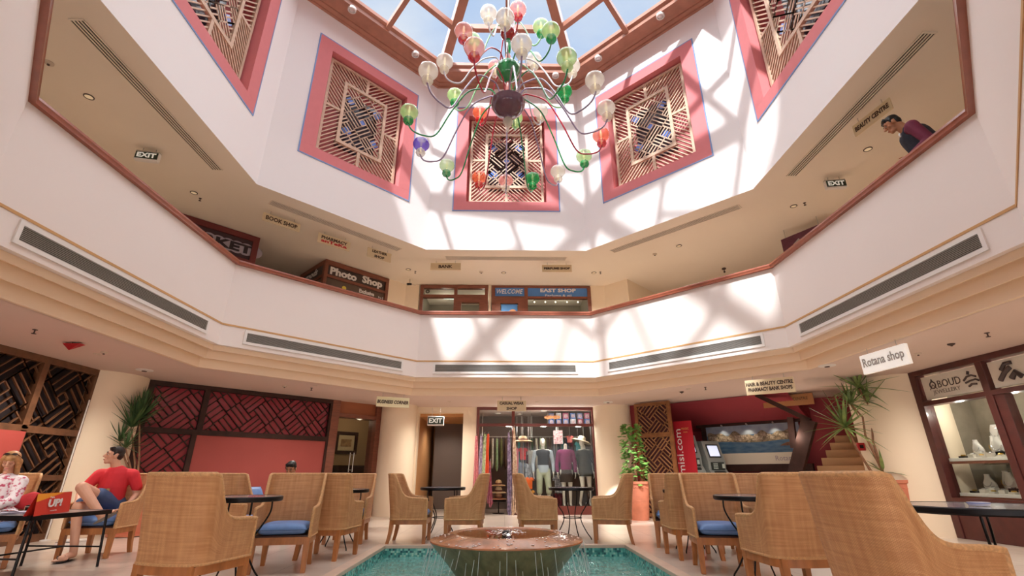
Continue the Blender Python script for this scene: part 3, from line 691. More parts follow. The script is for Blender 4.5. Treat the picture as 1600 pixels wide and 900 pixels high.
m = MB(); m.grid(lambda a, b: Vector((px0+(px1-px0)*(.78+.2*a), -.0225, zb+(zt_-zb)*(.22+(.12*sin(pi*a))*b))), 16, 1); m.build('boat_print', mat('boat_print', '6A4A3C', .5, noise=.3, nscale=20), t)
m = MB(); m.bx(px0, px1, -.0208, -.0203, zt_-(zt_-zb)*.34, zt_); m.build('sky_band', mat('sky_print', '76849C', .4, col2='9CA6B2', nscale=4), t)
m = MB(); m.bx(px0, px1, -.03, 0, zb-.26, zb); m.build('caption_strip', mat('caption_white', 'D8D0C0', .5), t)
m = MB(); m.text('Rotana', .16, (px1-.42, -.033, zb-.13), .001, wide=.42); m.build('lettering', mat('grey_letters2', '9A8E9A', .5), t)
m = MB(); m.bx(px0-.25, px1+.12, -.05, .1, zt_, zt_+.26); m.bx(px0-.12, px0, -.05, .1, zb-.4, zt_); m.bx(px0-.12, px1+.12, -.05, .1, zb-.42, zb-.26); m.build('frame', DARKW, t)
m = MB()
for k in range(3): m.tube([(px0+.45+k*.62, -.12, zt_+.02), (px0+.45+k*.62, -.06, zt_-.0)], .02)
m.build('spotlights', STEEL, t)
for k in range(3): light('SPOT', 'poster_spot', MR @ Vector((px0+.45+k*.62, RDY-.30-.2, zt_-.0)), 6, (1, .85, .6), spot_size=radians(80), spot_blend=.6, shadow_soft_size=.02, rot=(radians(20), 0, -pi/4))
t = thing('counter_base', 'dark wooden counter under the harbour poster', 'counter', MR @ T((0, RDY-.3, 0)))
m = MB(); m.bx(px0-.1, px1+.1, -.4, .28, 0, zb-.62); m.build('body', DARKW, t); m = MB(); m.bx(px0-.12, px1+.12, -.44, .28, zb-.62, zb-.58); m.build('top', mat('counter_top', '9A8A78', .4), t)
t = thing('wooden_notice', 'wooden framed notice board hanging high in the red recess', 'notice board', MR)
n0 = onwall(45, AW+.7, 1190, 618); n1 = onwall(45, AW+.7, 1268, 611)
m = MB(); m.bx(n0[0], n1[0], .70, .74, 2.38, 2.62); m.build('board', mat('notice_wood', 'B07A4E', .6), t)
m = MB(); m.text('HAIR BEAUTY CENTRE', .09, ((n0[0]+n1[0])/2, .695, 2.52), .001, wide=(n1[0]-n0[0])*.8); m.build('lettering', SIGNT, t)
m = MB(); m.tube([(n0[0]+.2, .72, 2.62), (n0[0]+.2, .72, 2.651)], .006); m.tube([(n1[0]-.2, .72, 2.62), (n1[0]-.2, .72, 2.651)], .006); m.build('rods', STEEL, t)
# cash machines and banner
ATMG = mat('atm_grey', '8E9490', .45); ATMD = mat('atm_dark', '2C3230', .4)
def atm(u, v, a, W_, H_, label, yaw=0):
    x, z = onwall(45, a, u, v); t = thing('cash_machine', label, 'cash machine', MR @ T((x, a-AW, 0)) @ RZ(yaw), 'grey cash machines')
    m = MB(); m.prism([(0, 0), (-.6, 0), (-.6, H_), (-.3, H_), (-.12, H_*.72), (-.12, H_*.62), (0, H_*.55)], W_, 'y')
    m.v = [(q[1]-W_/2, q[0]*-1, q[2]) for q in m.v]; m.build('body', ATMG, t, bevel=.012)
    sl = atan2(.18, H_*.28)
    R = RX(-sl)
    m = MB(); m.box((0, .195, H_*.86), (W_*.56, .02, H_*.15), R); m.build('screen', mat('atm_screen', 'DCE4F4', .3, emit='C8D4F0', estr=.9), t)
    m = MB(); m.box((0, .205, H_*.86), (W_*.68, .02, H_*.19), R); m.build('screen_bezel', ATMD, t)
    m = MB(); m.box((0, .10, H_*.66), (W_*.7, .04, H_*.1)); m.box((0, .04, H_*.575), (W_*.6, .05, H_*.03), RX(-.9)); m.build('keypad_panel', ATMD, t)
    m = MB()
    for i in range(4):
        for j in range(3): m.box((-.05+j*.04-.06, .075, H_*.69-i*.035), (.025, .02, .02))
    m.box((.13, .075, H_*.66), (.06, .02, .1)); m.build('keys', mat('keys_grey', 'B8C4BC', .4), t)
    return t
atm(1089, 745, AW+.25, .52, 1.86, 'grey cash machine with a bright screen beside the red banner', .95)
atm(1128, 745, AW+.62, .46, 1.72, 'darker grey cash machine half hidden behind the first one', .95)
bq = onwall(45, AW-.05, 1064, 700); t = thing('red_banner', 'tall red banner with sideways white web lettering beside the wooden screen', 'banner', MR @ T((bq[0]-.02, .02, 0)))
BRED = mat('banner_red', 'B01E2C', .5)
m = MB(); m.bx(-.14, .32, 0, .02, .05, 2.16); m.build('cloth', BRED, t)
m = MB(); m.text('huemisi.com', .24, (-.05, -.004, 1.25), .001, wide=1.45, R=RY(-pi/2).to_3x3()); m.build('lettering', WHITEM, t)
m = MB(); m.text('MAGIC', .07, (.15, -.004, 1.98), .001, wide=.18); m.text('tours', .05, (.15, -.004, 1.9), .001); m.build('small_lettering', mat('banner_gold', 'D8A05A', .5), t)
m = MB(); m.bx(-.16, .34, -.08, .12, 0, .05); m.tube([(.1, .05, .05), (.1, .05, 2.16)], .012); m.build('stand', STEEL, t)
light('POINT', 'recess_fill', MR @ Vector((1.2, .2, 1.7)), 12, (1, .88, .74), shadow_soft_size=.15)  # added point fill without a fixture, brightens the red recess
# ================================================================ CLOTHES SHOP
MF = FRM(0, AW+.04)
def fx(u, v, a=AW+.04): return onwall(0, a, u, v)
FRB = mat('shop_frame_redbrown', '6E3128', .4, coat=.2)
xd = fx(802, 700)[0]; zt = fx(800, 664)[1]; SD = 2.2
t = thing('shopfront', 'red-brown framed glass front of the casual wear shop', 'shopfront', MF)
m = MB()
m.bx(SH0, SH0+.07, -.03, .1, 0.001, 2.652); m.bx(SH1-.07, SH1, -.03, .1, 0.001, 2.652); m.bx(SH0+.07, SH1-.07, -.03, .1, 2.58, 2.652); m.bx(SH0+.07, SH1-.07, -.03, .1, zt-.035, zt+.035); m.bx(xd-.04, xd+.04, -.03, .1, zt+.035, 2.58); m.bx(xd-.03, xd+.03, -.03, .1, .2, zt-.035); m.bx(xd-.03, SH1-.07, -.03, .12, 0.001, .2)
m.build('frame', FRB, t, bevel=.004)
m = MB(); m.bx(xd+.03, SH1-.07, .03, .04, .2, zt-.035); m.bx(SH0+.07, xd-.04, .03, .04, zt+.035, 2.58); m.bx(xd+.04, SH1-.07, .03, .04, zt+.035, 2.58); m.build('glass', GLASS, t)
mb = MB(); mb.M = MF
mb.bx(SH0-1.4, SH1+.8, SD, SD+.1, 0, 2.65); mb.bx(SH0-.37, SH0-.27, .25, SD, 0, 2.65); mb.bx(SH1+.7, SH1+.8, .25, SD, 0, 2.65)
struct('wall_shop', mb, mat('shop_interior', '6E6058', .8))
for i in range(3):
    light('POINT', 'shop_lamp', MF @ Vector((0.1+i*.95, .22, 2.15)), 20, (1, .96, .90), shadow_soft_size=.08)
for i, (x, y) in enumerate(((.1, .6), (.45, 1.5), (1.1, .6), (1.35, 1.6), (-.2, 1.3))):
    t = thing('downlight', ['bright shop ceiling spot above the hanging scarves', 'bright shop ceiling spot deep inside above the dress rail', 'bright shop ceiling spot above the straw hats', 'bright shop ceiling spot over the vest mannequin', 'bright shop ceiling spot over the open shop door'][i], 'ceiling light', MF @ T((x, y, 2.64)))
    m = MB(); m.lathe([(.09, 0), (.08, -.015), (.065, -.01)], n=16, cap=False); m.build('rim', WHITEM, t); m = MB(); m.lathe([(0, -.008), (.065, -.008), (.065, -.004)], n=16, cap=False); m.build('lens', LAMP, t)
def cloth_mat(name, a, b, sc=14, st=(1, 1, 1)): return mat(name, a, .8, col2=b, nscale=sc, stretch=st)
def scarf(u, v0, v1, a, w0, w1, label, m_, ph=0.0, folds=3, group='scarves and sarongs hanging at the shop door'):
    x, zt_ = onwall(0, a, u, v0); _, zb_ = onwall(0, a, u, v1)
    t = thing('hanging_scarf', label, 'scarf', MF @ T((x, a-AW-.04, 0)), group)
    def fn(p, q):
        w_ = w0+(w1-w0)*q**.7; xx = (p-.5)*w_; return Vector((xx+.02*sin(3*q+ph), .035*sin(p*folds*2*pi+ph)*(.3+q), zt_+(zb_-zt_)*q - (.05*sin(p*7+ph) if q > .95 else 0)))
    m = MB(); m.grid(fn, 24, 10, cu=True)
    o = m.build('cloth', m_, t, smooth=70); so = o.modifiers.new('s', 'SOLIDIFY'); so.thickness = .006
    m = MB(); m.tube([(0, 0, zt_-.01), (0, 0, zt_+.03), (.02, 0, zt_+.05)], .006); m.build('hook', STEEL, t)
AF = AW-.06
SC = [(744, 681, 800, AF, .05, .17, 'pink and red striped sarong hanging furthest from the mannequins', cloth_mat('sarong_pink', 'C24A5A', 'E8B0B0', 30, (1, 1, 4)), 0),
      (751, 681, 800, AF-.02, .05, .12, 'white and lilac patterned sarong beside the pink striped one', cloth_mat('sarong_lilac', 'E4DCE4', '8C6CA0', 16), 1),
      (757, 678, 802, AF, .05, .14, 'green leaf-patterned sarong on the shop door post', cloth_mat('sarong_green', '7C9C4A', 'E4E0C4', 18), 2),
      (763, 678, 755, AF+.03, .04, .12, 'plain orange-red scarf hanging inside the shop doorway', cloth_mat('scarf_orange', 'D84A26', 'E86A40', 5), 3),
      (766, 720, 790, AF+.04, .04, .14, 'purple and red scarf hanging below the orange-red one', cloth_mat('scarf_maroon', '9C3444', 'C88CA0', 16), 4),
      (796, 676, 804, AF+.0, .04, .16, 'black and violet patterned sarong by the central shop post', cloth_mat('sarong_violet', '3C2C44', 'C4B0D0', 14), 5),
      (803, 668, 804, AF-.03, .04, .16, 'cream and brown long sarong covering the central shop post', cloth_mat('sarong_cream', 'E6D4BC', '9A6C50', 20), 6),
      (807, 700, 740, AF+.25, .05, .10, 'small pink top hanging just inside the glass', cloth_mat('top_pink', 'E06A88', 'E8A8B0', 9), 7)]
for s_ in SC: scarf(*s_[:-1], ph=s_[-1])
t = thing('clothes_rail', 'long steel clothes rail across the back of the casual wear shop', 'clothes rail', MF)
m = MB(); m.tube([(SH0+.1, 1.4, 1.98), (SH1-.1, 1.4, 1.98)], .012)
for x in (SH0+.1, .8, SH1-.1): m.tube([(x, 1.4, 1.98), (x, 1.4, 2.64)], .01)
m.build('rail', STEEL, t)
GC = [('dark green', '3E4E38'), ('olive', '6A6840'), ('black', '1E1C1E'), ('maroon', '5C2430'), ('light green', '90A87C'), ('grey', '77747A'), ('navy', '2C3248'), ('cream', 'CFC4B0'), ('brown', '5A4032'), ('teal', '2F6A66')]
ORD = ['first', 'second', 'third', 'fourth', 'fifth', 'sixth', 'seventh', 'eighth', 'ninth', 'tenth', 'eleventh', 'twelfth', 'thirteenth', 'fourteenth', 'fifteenth', 'sixteenth', 'seventeenth', 'eighteenth', 'nineteenth', 'twentieth', 'twenty-first', 'twenty-second']
for i in range(22):
    nm, cc = GC[(i*7) % 10]; x = SH0+.28+i*.128
    t = thing('hanging_garment', '%s garment on the back clothes rail, %s from the shop door end' % (nm, ORD[i]), 'garment', MF @ T((x, 1.4, 0)), 'garments on the back rail')
    Lh = .75+.18*((i*37) % 5)/5
    m = MB(); m.grid(lambda p, q: Vector(((.035+.015*q)*cos(2*pi*p)*(1 if q < 1 else .3), (.05+.17*min(1, q*5))*sin(2*pi*p)*(1 if q < 1 else .3), 1.93-Lh*q)), 12, 8)
    m.build('garment', mat('garment_'+nm.replace(' ', '_'), cc, .85, noise=.3, nscale=20), t, smooth=60)
    m = MB(); m.tube([(0, 0, 1.92), (0, 0, 1.99), (.0, .012, 2.0)], .004); m.build('hanger_hook', STEEL, t)
HATC = [('E2CDA4', 'natural straw'), ('C98E6A', 'brown banded straw'), ('E9DFC6', 'white straw'), ('D9B98C', 'golden straw')]
def hat(u, v, a, r, label, cc, tilt=0, stand=True):
    x, z = onwall(0, a, u, v); t = thing('straw_hat', label, 'hat', MF @ T((x, a-AW-.04, z)) @ RY(tilt), 'straw hats')
    m = MB(); m.lathe([(r, -.03), (r*.8, -.005), (r*.48, 0), (r*.42, .07), (r*.3, .11), (0, .12)], n=24, cap=False); o = m.build('hat', mat('straw_'+cc, cc, .8, bump=.4, bscale=120), t, smooth=50)
    so = o.modifiers.new('s', 'SOLIDIFY'); so.thickness = .006
    m = MB(); m.lathe([(r*.485, .002), (r*.45, .04)], n=24, cap=False); m.build('hat_band', mat('band_brown', '7A4A3A', .7), t, smooth=50)
    if stand:
        m = MB(); m.tube([(0, 0, .05), (0, 0, -z+.02)], .01); m.lathe([(.1, -z+.02), (.1, -z)], n=16); m.build('hat_stand', STEEL, t)
hat(817, 688, AW+.35, .27, 'wide straw hat on a stand behind the glass, above a red top', 'D8B896')
hat(779, 757, AW+.5, .19, 'straw hat topmost of the low pile inside the shop door', 'C9A878', stand=False)
hat(779, 768, AW+.5, .21, 'straw hat in the middle of the low pile inside the shop door', 'E4CFA6', stand=False)
hat(779, 778, AW+.5, .22, 'straw hat lowest of the low pile inside the shop door', 'B98C6C', stand=False)
x, z = onwall(0, AW+.5, 779, 782)
t = thing('display_stand', 'low display stand under the pile of straw hats', 'stand', MF @ T((x, .46, 0)))
m = MB(); m.lathe([(.2, z), (.2, z-.02), (.015, z-.03), (.015, .02), (.16, .015), (.16, 0)], n=20); m.build('stand', IRON, t, smooth=40)
def top_item(u, v, a, W_, H_, label, cc, cc2=None, hanger=True):
    x, z = onwall(0, a, u, v); t = thing('hanging_shirt', label, 'garment', MF @ T((x, a-AW-.04, z)), 'colourful tops hanging behind the glass')
    poly = [(-W_*.3, -H_), (W_*.3, -H_), (W_*.32, -H_*.3), (W_*.5, -H_*.35), (W_*.45, -.03), (W_*.12, 0), (0, -.05), (-W_*.12, 0), (-W_*.45, -.03), (-W_*.5, -H_*.35), (-W_*.32, -H_*.3)]
    m = MB(); m.prism(poly, .04, 'y'); m.build('cloth', mat('top_'+cc, cc, .8, col2=cc2, nscale=20) if cc2 else mat('top_'+cc, cc, .8, noise=.15, nscale=15), t, bevel=.012)
    m = MB(); m.tube([(0, .02, -.02), (0, .02, 2.2-z if z < 1.2 else 2.62-z)], .004); m.build('cord', STEEL, t)
for a_ in ((817, 699, AW+.5, .26, .32, 'bright red top below the wide straw hat', 'D8282C'), (829, 703, AW+.6, .2, .4, 'mottled grey top behind the sleeve of the vest mannequin', '8C8880', 'C8C0B8'),
           (826, 724, AW+.45, .3, .42, 'black and white printed top left of the beige trousers', '2A2A30', 'C0C4D0'), (815, 722, AW+.4, .22, .4, 'dark blue top with a pale motif beside the black and white print', '30384C', '8890A0'),
           (808, 715, AW+.45, .14, .5, 'teal long garment close to the central post', '3C8C88'), (827, 745, AW+.4, .26, .3, 'bright orange top low beside the beige trousers', 'F06A24'), (830, 765, AW+.4, .2, .24, 'yellow orange shorts lowest by the beige trousers', 'E89A30'),
           (872, 742, AW+.7, .3, .45, 'zebra-striped garment between two mannequins', '50505A', 'D8D4DC'), (872, 770, AW+.8, .3, .4, 'crimson garment low behind the mannequins', '8C2438', '3A1A24'),
           (903, 690, AW+.7, .2, .3, 'turquoise top behind the hat mannequin', '4C9CA0'), (890, 680, AW+.75, .24, .2, 'salmon patterned top high behind the purple jumper', 'C87468', '8A3A44'), (925, 715, AW+.6, .2, 1.0, 'dark mottled dress at the end of the shop window', '2A2624', '7A7068')):
    top_item(*a_)
# poster card and packages above
x, z = onwall(0, AW+.6, 872, 683); t = thing('printed_card', 'white printed T-shirt card hung between the mannequin heads', 'card', MF @ T((x, .56, z)))
m = MB(); m.bx(-.13, .13, 0, .01, -.18, .18); m.build('card', cloth_mat('card_print', 'E8E2E0', 'B05060', 22), t)
m = MB(); m.tube([(0, .005, .18), (0, .005, 2.62-z)], .003); m.build('cord', STEEL, t)
t = thing('wall_shelf', 'wire shelf high inside the casual wear shop holding packaged swimwear', 'shelf', MF)
sx0, sz0 = onwall(0, AW+.9, 862, 663); sx1, _ = onwall(0, AW+.9, 925, 663)
m = MB(); m.bx(sx0-.1, sx1+.1, .82, 1.1, sz0-.02, sz0-.005); m.bx(sx0-.1, sx1+.1, .82, 1.1, sz0+.36, sz0+.37)
for i in range(14): m.tube([(sx0-.1+i*.085, .83, sz0), (sx0-.1+i*.085, .83, sz0+.36)], .003)
for i in (0, 1): m.tube([(sx0-.1+i*(sx1-sx0+.2), 1.09, sz0-.02), (sx0-.1+i*(sx1-sx0+.2), 1.09, 2.64)], .008)
m.build('wires', STEEL, t)
PC = ['5A7CC0', '4A6CB0', '7090D0', 'C8CCD8', 'B05468', '6888C8', '8098C8', 'D4D8E0', 'A85C78', '5C7CB8', '7C94C0', 'C07088']
for i in range(12):
    r_, c_ = divmod(i, 6); x = sx0+.0+c_*(sx1-sx0)/5.6
    t = thing('boxed_package', 'swimwear package on the wire shelf, %s row, %s from the door side' % (('lower', 'upper')[r_], ORD[c_]), 'package', MF @ T((x, .95, sz0-.004+r_*.165)), 'packages on the wire shelf')
    m = MB(); m.bx(-.075, .075, -.08, .08, 0, .155); m.build('box', mat('pack_'+PC[i], PC[i], .4, noise=.3, nscale=30), t, bevel=.004)
    m = MB(); m.bx(-.05, .05, -.083, -.08, .03, .12); m.build('label_patch', mat('pack_patch', 'D8D2D0', .5, col2='A86878', nscale=24), t)
for k, (u, v) in enumerate(((857, 652), (869, 652))):
    x, z = onwall(0, AW+.7, u, v); t = thing('sandal', 'orange-brown sandal hung under the top pane of the shop, %s' % ('nearer the central post' if k == 0 else 'further from the central post'), 'sandal', MF @ T((x, .66, z)))
    m = MB(); m.grid(lambda p, q: Vector((.12*cos(2*pi*p)*min(1, 4*q*(1-q)+.0), .02*(q-.5), .055*sin(2*pi*p)*min(1, 4*q*(1-q)))), 16, 4); m.build('sole', mat('sandal_tan', 'C88C5C', .6), t, smooth=50)
    m = MB(); m.tube([(-.08, -.02, .03), (0, -.05, 0), (-.08, -.02, -.03)], .008); m.tube([(0, 0, .02), (0, 0, 2.62-z)], .002); m.build('strap', mat('sandal_strap', 'A86034', .6), t)

# ---------------------------------------------------------------- mannequins (continuous remeshed bodies)
def capsule(m, a, b, ra, rb, n=10):
    a = Vector(a); b = Vector(b); d = (b-a); L_ = max(d.length, 1e-4)
    pts = []; rs = []
    for i in range(5):
        t_ = i/4; an = pi/2*(1-t_); pts.append(a - d/L_*ra*sin(an)); rs.append(max(ra*cos(an), .0005))
    for i in range(1, 4): pts.append(a.lerp(b, i/4)); rs.append(ra+(rb-ra)*i/4)
    for i in range(5):
        t_ = i/4; an = pi/2*t_; pts.append(b + d/L_*rb*sin(an)); rs.append(max(rb*cos(an), .0005))
    m.tube(pts, rs, n)
def body(name, caps, balls, m_, parent, vox=.012, sm=4, label=None):
    m = MB()
    for c in caps: capsule(m, *c)
    for c in balls:
        if len(c) == 3:       # ball with its own rotation
            q = MB(); q.M = T(Vector(c[0])) @ c[2]; q.ball((0, 0, 0), c[1], 14, 10); m.add([Vector(p) for p in q.v], q.f)
        else: m.ball(c[0], c[1], 14, 10)
    o = m.build(name, m_, parent, smooth=180, label=label)
    r = o.modifiers.new('r', 'REMESH'); r.mode = 'VOXEL'; r.voxel_size = vox; r.use_smooth_shade = True
    if sm:
        s_ = o.modifiers.new('s', 'SMOOTH'); s_.factor = .5; s_.iterations = sm
    return o
def hand(caps, w, d, side, s=1.0, curl=.3, pal=None):
    """palm and five fingers from wrist point w along direction d; pal = palm normal, side = thumb direction"""
    w = Vector(w); d = Vector(d).normalized(); n = Vector(pal).normalized(); sd = (Vector(side) - d*Vector(side).dot(d)).normalized()
    k = w + d*.085*s
    for j in (-.028, -.009, .010, .028): capsule_l(caps, w+sd*j*.55*s, k+sd*j*s, .013*s, .0115*s)
    for j, ln in ((.030, .070), (.010, .080), (-.010, .074), (-.029, .058)):
        b = k + sd*j*s; m1 = b + (d*cos(curl)+n*sin(curl))*ln*.5*s; m2 = m1 + (d*cos(curl*2.4)+n*sin(curl*2.4))*ln*.5*s
        capsule_l(caps, b, m1, .0092*s, .0085*s); capsule_l(caps, m1, m2, .0085*s, .007*s)
    tb = w + d*.025*s + sd*.025*s; t1 = tb + (d*.6+sd*.75+n*.2).normalized()*.04*s; t2 = t1 + (d*.9+sd*.3+n*.3).normalized()*.032*s
    capsule_l(caps, tb, t1, .0125*s, .010*s); capsule_l(caps, t1, t2, .010*s, .008*s)
def capsule_l(caps, a, b, ra, rb): caps.append((a, b, ra, rb, 8))
MANQ = mat('mannequin_white', 'E4DCD0', .5); 
def mannequin(u, a, label, kind):
    x, _ = onwall(0, a, u, 742); M = MF @ T((x, a-AW-.04, .16)); t = thing('mannequin', label, 'mannequin', M, 'mannequins in the clothes shop window')
    caps = []; balls = []
    fem = kind != 'vest'; sh = .20 if not fem else .17; hip = .10 if not fem else .11
    lg = .03 if kind == 'vest' else .02
    Hh = 1.0
    st = {'vest': ((-.1, 0), (.12, -.03)), 'jumper': ((-.07, 0), (.08, 0)), 'hat': ((-.12, -.05), (.10, .02))}[kind]
    for i, (fx_, fy_) in enumerate(st):
        s_ = (-1, 1)[i]; hp = (s_*hip*.85, 0, .86); kn = (fx_*1.0+s_*.01, -.03+fy_, .47); an = (fx_*1.15, fy_+.03, .07)
        if kind == 'hat' and i == 0: kn = (-.10, -.16, .52); an = (-.16, -.02, .09)
        caps += [(hp, kn, .082, .052, 12), (kn, an, .05, .032, 12), (an, (an[0], an[1]-.13, .03), .034, .022, 10)]
    caps += [((0, 0, .86), (0, 0, 1.05), .13, .105, 14), ((0, 0, 1.05), (0, .01, 1.28), .11, .125, 14), ((-sh*.7, 0, 1.36), (sh*.7, 0, 1.36), .065, .065, 12), ((0, 0, 1.36), (0, -.01, 1.5), .05, .045, 12)]
    hd = (0, -.015, 1.60) if kind != 'hat' else (-.05, -.03, 1.60)
    if kind != 'jumper': balls.append((hd, (.072, .092, .115))); caps.append(((hd[0], hd[1]-.075, hd[2]-.01), (hd[0], hd[1]-.095, hd[2]-.03), .012, .014, 8)); caps.append(((hd[0], hd[1]-.02, hd[2]-.06), (hd[0], hd[1]-.05, hd[2]-.09), .05, .035, 10))
    else: balls.append(((0, -.01, 1.52), (.05, .05, .05)))
    for s_ in (-1, 1):
        shp = Vector((s_*(sh+.01), 0, 1.35)); el = Vector((s_*(sh+.07), .03, 1.06)); wr = Vector((s_*(sh+.065), -.06, .83))
        if kind == 'hat' and s_ == -1: el = Vector((-.33, .02, 1.12)); wr = Vector((-.2, -.05, .93))
        caps += [(shp, el, .05, .038, 12), (el, wr, .038, .025, 12)]
        hand(caps, wr, (0, -.15, -1), (0, -1, 0), 1.0, .25, pal=(-s_, 0, 0))
    body('body', caps, balls, MANQ, t, .011)
    def cover(name, cs, bs, m_, vox=.013): return body(name, cs, bs, m_, t, vox, 5)
    if kind == 'vest':
        cover('shirt', [((s_*.21, 0, 1.35), (s_*.275, .03, 1.06), .062, .052, 12) for s_ in (-1, 1)] + [((s_*.275, .03, 1.06), (s_*.267, -.05, .88), .052, .04, 12) for s_ in (-1, 1)] + [((0, 0, .9), (0, 0, 1.0), .155, .15, 16)], [], mat('shirt_pale_blue', 'AEB8C4', .8, noise=.08))
        cover('vest', [((0, 0, .98), (0, 0, 1.28), .145, .152, 16), ((-.13, 0, 1.34), (.13, 0, 1.34), .082, .082, 12)], [], mat('vest_black', '26252A', .85, noise=.1))
        cover('trousers', [((s_*.09, 0, .88), (st[i][0]+s_*.01, -.03+st[i][1], .47), .10, .078, 12) for i, s_ in enumerate((-1, 1))] + [((st[i][0]+s_*.01, -.03+st[i][1], .47), (st[i][0]+s_*.01, -.03+st[i][1], .36), .078, .075, 12) for i, s_ in enumerate((-1, 1))] + [((0, 0, .86), (0, 0, .93), .145, .14, 14)], [], mat('trousers_sage', 'B0B49C', .85, noise=.08))
    if kind == 'jumper':
        cover('jumper', [((0, 0, .93), (0, 0, 1.28), .155, .15, 16), ((-.12, 0, 1.34), (.12, 0, 1.34), .085, .085, 12)] + [((s_*.18, 0, 1.34), (s_*.245, .03, 1.06), .068, .056, 12) for s_ in (-1, 1)] + [((s_*.245, .03, 1.06), (s_*.24, -.05, .87), .056, .045, 12) for s_ in (-1, 1)], [], mat('jumper_magenta', '7E2558', .85, noise=.12, nscale=10))
        q_ = MB(); q_.lathe([(.10, .60), (.175, .60), (.168, .75), (.15, .90), (.13, .95)], n=28, cap=False); q_.build('skirt', mat('skirt_brown', '3C302C', .85), t, smooth=60)
    if kind == 'hat':
        q_ = MB(); q_.lathe([(.12, .74), (.185, .74), (.17, .85), (.15, 1.0)], n=28, cap=False); q_.build('jacket_hem', mat('jacket_dark', '2E2B28', .85, col2='4A463C', nscale=12), t, smooth=60)
        cover('jacket', [((0, 0, .98), (0, 0, 1.28), .155, .15, 16), ((-.12, 0, 1.34), (.12, 0, 1.34), .08, .08, 12)] + [((.18, 0, 1.34), (.26, .03, 1.06), .064, .054, 12), ((.26, .03, 1.06), (.255, -.05, .87), .054, .042, 12), ((-.18, 0, 1.34), (-.33, .02, 1.12), .064, .052, 12)], [], mat('jacket_dark', '2E2B28', .85, col2='4A463C', nscale=12))
        m = MB(); m.M = T(Vector(hd)+Vector((0, 0, .07))) @ RY(.28); m.lathe([(.27, -.05), (.2, -.01), (.11, 0), (.1, .07), (.07, .1), (0, .105)], n=24, cap=False); o = m.build('straw_hat', mat('straw_white', 'E6D9BC', .8, bump=.4, bscale=120), t, smooth=50); so = o.modifiers.new('s', 'SOLIDIFY'); so.thickness = .006
    m = MB(); m.lathe([(.18, -.16), (.18, -.14), (.02, -.13), (.02, .1)], n=20); m.build('stand_base', CHROME, t, smooth=40)
    return t
mannequin(849, AW+.42, 'mannequin in a black vest, pale shirt and sage trousers', 'vest')
mannequin(885, AW+.40, 'headless mannequin in a magenta V-neck jumper and dark skirt', 'jumper')
mannequin(914, AW+.45, 'mannequin in a dark jacket and wide straw hat', 'hat')
# ================================================================ JEWELLERY SHOP, RIGHT WALL
AJ = 7.3; MJ = FRM(90, AJ)
def jw(u, v, a=AJ): return onwall(90, a, u, v)
J0 = jw(1423, 584)[0]; JM = jw(1545, 600)[0]; J1 = J0 + (JM-J0)*2.3
zs1 = jw(1440, 612)[1]; zsh1 = jw(1480, 716)[1]; zsh2 = jw(1500, 770)[1]; zbt = jw(1480, 782)[1]
zs1 = 2.12
t = thing('shopfront', 'dark wood framed jewellery shop front on the right wall', 'shopfront', MJ)
m = MB()
m.bx(J0, J0+.13, -.06, .12, .001, 2.65); m.bx(J0+.13, J1, -.06, .12, 2.56, 2.65); m.bx(J0+.13, J1, -.06, .12, zs1-.07, zs1); m.bx(JM-.06, JM+.05, -.06, .12, .5, 2.56); m.bx(J0+.13, J1, -.07, .14, .5, .60); m.bx(J0+.13, J1, -.04, .1, 0.001, .5); m.bx(JM+.05, JM+.2, -.04, .1, .6, zs1-.07)
m.build('frame', mat('jewel_frame', '4E2420', .4, coat=.2, noise=.15), t, bevel=.006)
m = MB(); m.bx(J0+.13, JM-.06, .04, .05, .6, zs1-.07); m.bx(JM+.2, J1, .04, .05, .6, zs1-.07); m.build('glass', GLASS, t)
SGN = mat('jewel_sign_white', 'D6CFC2', .5)
m = MB(); m.bx(J0+.17, JM-.08, .0, .03, zs1+.03, 2.53); m.bx(JM+.08, J1, .0, .03, zs1+.03, 2.53); m.build('sign_board', SGN, t)
DKT = mat('sign_dark_letters', '4A3E3C', .5); GYT = mat('sign_grey_letters', '8C8278', .5)
sc = (J0+.17+JM-.08)/2; sw = JM-J0-.25; zc = (zs1+2.56)/2
m = MB(); m.text('BOUD', .17, (sc-.02*sw, -.004, zc+.03), .002, wide=sw*.40); m.build('lettering', DKT, t)
m = MB(); m.text('JEWELLERY', .09, (sc-.10*sw, -.004, zc-.10), .002, wide=sw*.48); m.build('small_lettering', GYT, t)
m = MB()
rc = (sc-.31*sw, -.006, zc+.03); m.tube([(rc[0]+.055*cos(a), rc[1], rc[2]+.055*sin(a)) for a in [i*pi/8 for i in range(16)]], .009, 6, closed=True); m.tube([(rc[0]-.02, -.006, rc[2]+.05), (rc[0], -.006, rc[2]+.1), (rc[0]+.02, -.006, rc[2]+.05)], .006)
m.tube([(rc[0]-.07, -.006, rc[2]-.07), (rc[0], -.006, rc[2]+.01), (rc[0]+.07, -.006, rc[2]-.07)], .006); m.build('ring_emblem', DKT, t)
m = MB(); hc = (sc+.34*sw, -.006, zc)
for pts, r in (([(-.12, .0), (-.05, .05), (.03, .06), (.10, .03)], .015), ([(-.10, -.04), (-.02, -.02), (.08, -.01), (.13, -.04)], .014), ([(-.06, -.1), (.0, -.07), (.08, -.08)], .016), ([(-.02, .08), (.0, .13)], .02)):
    m.tube([(hc[0]+a, hc[1], hc[2]+b) for a, b in pts], r, 6)
m.build('hand_emblem', DKT, t)
m = MB(); q = JM+.42
for pts, r in (([(-.22, -.10), (-.12, 0), (-.02, .06)], .035), ([(-.16, .04), (-.08, .12), (.02, .12)], .03), ([(-.05, -.10), (.03, -.02), (.1, -.1)], .04)): m.tube([(q+a, -.006, zc+b) for a, b in pts], r, 6)
m.build('gem_emblem', DKT, t)
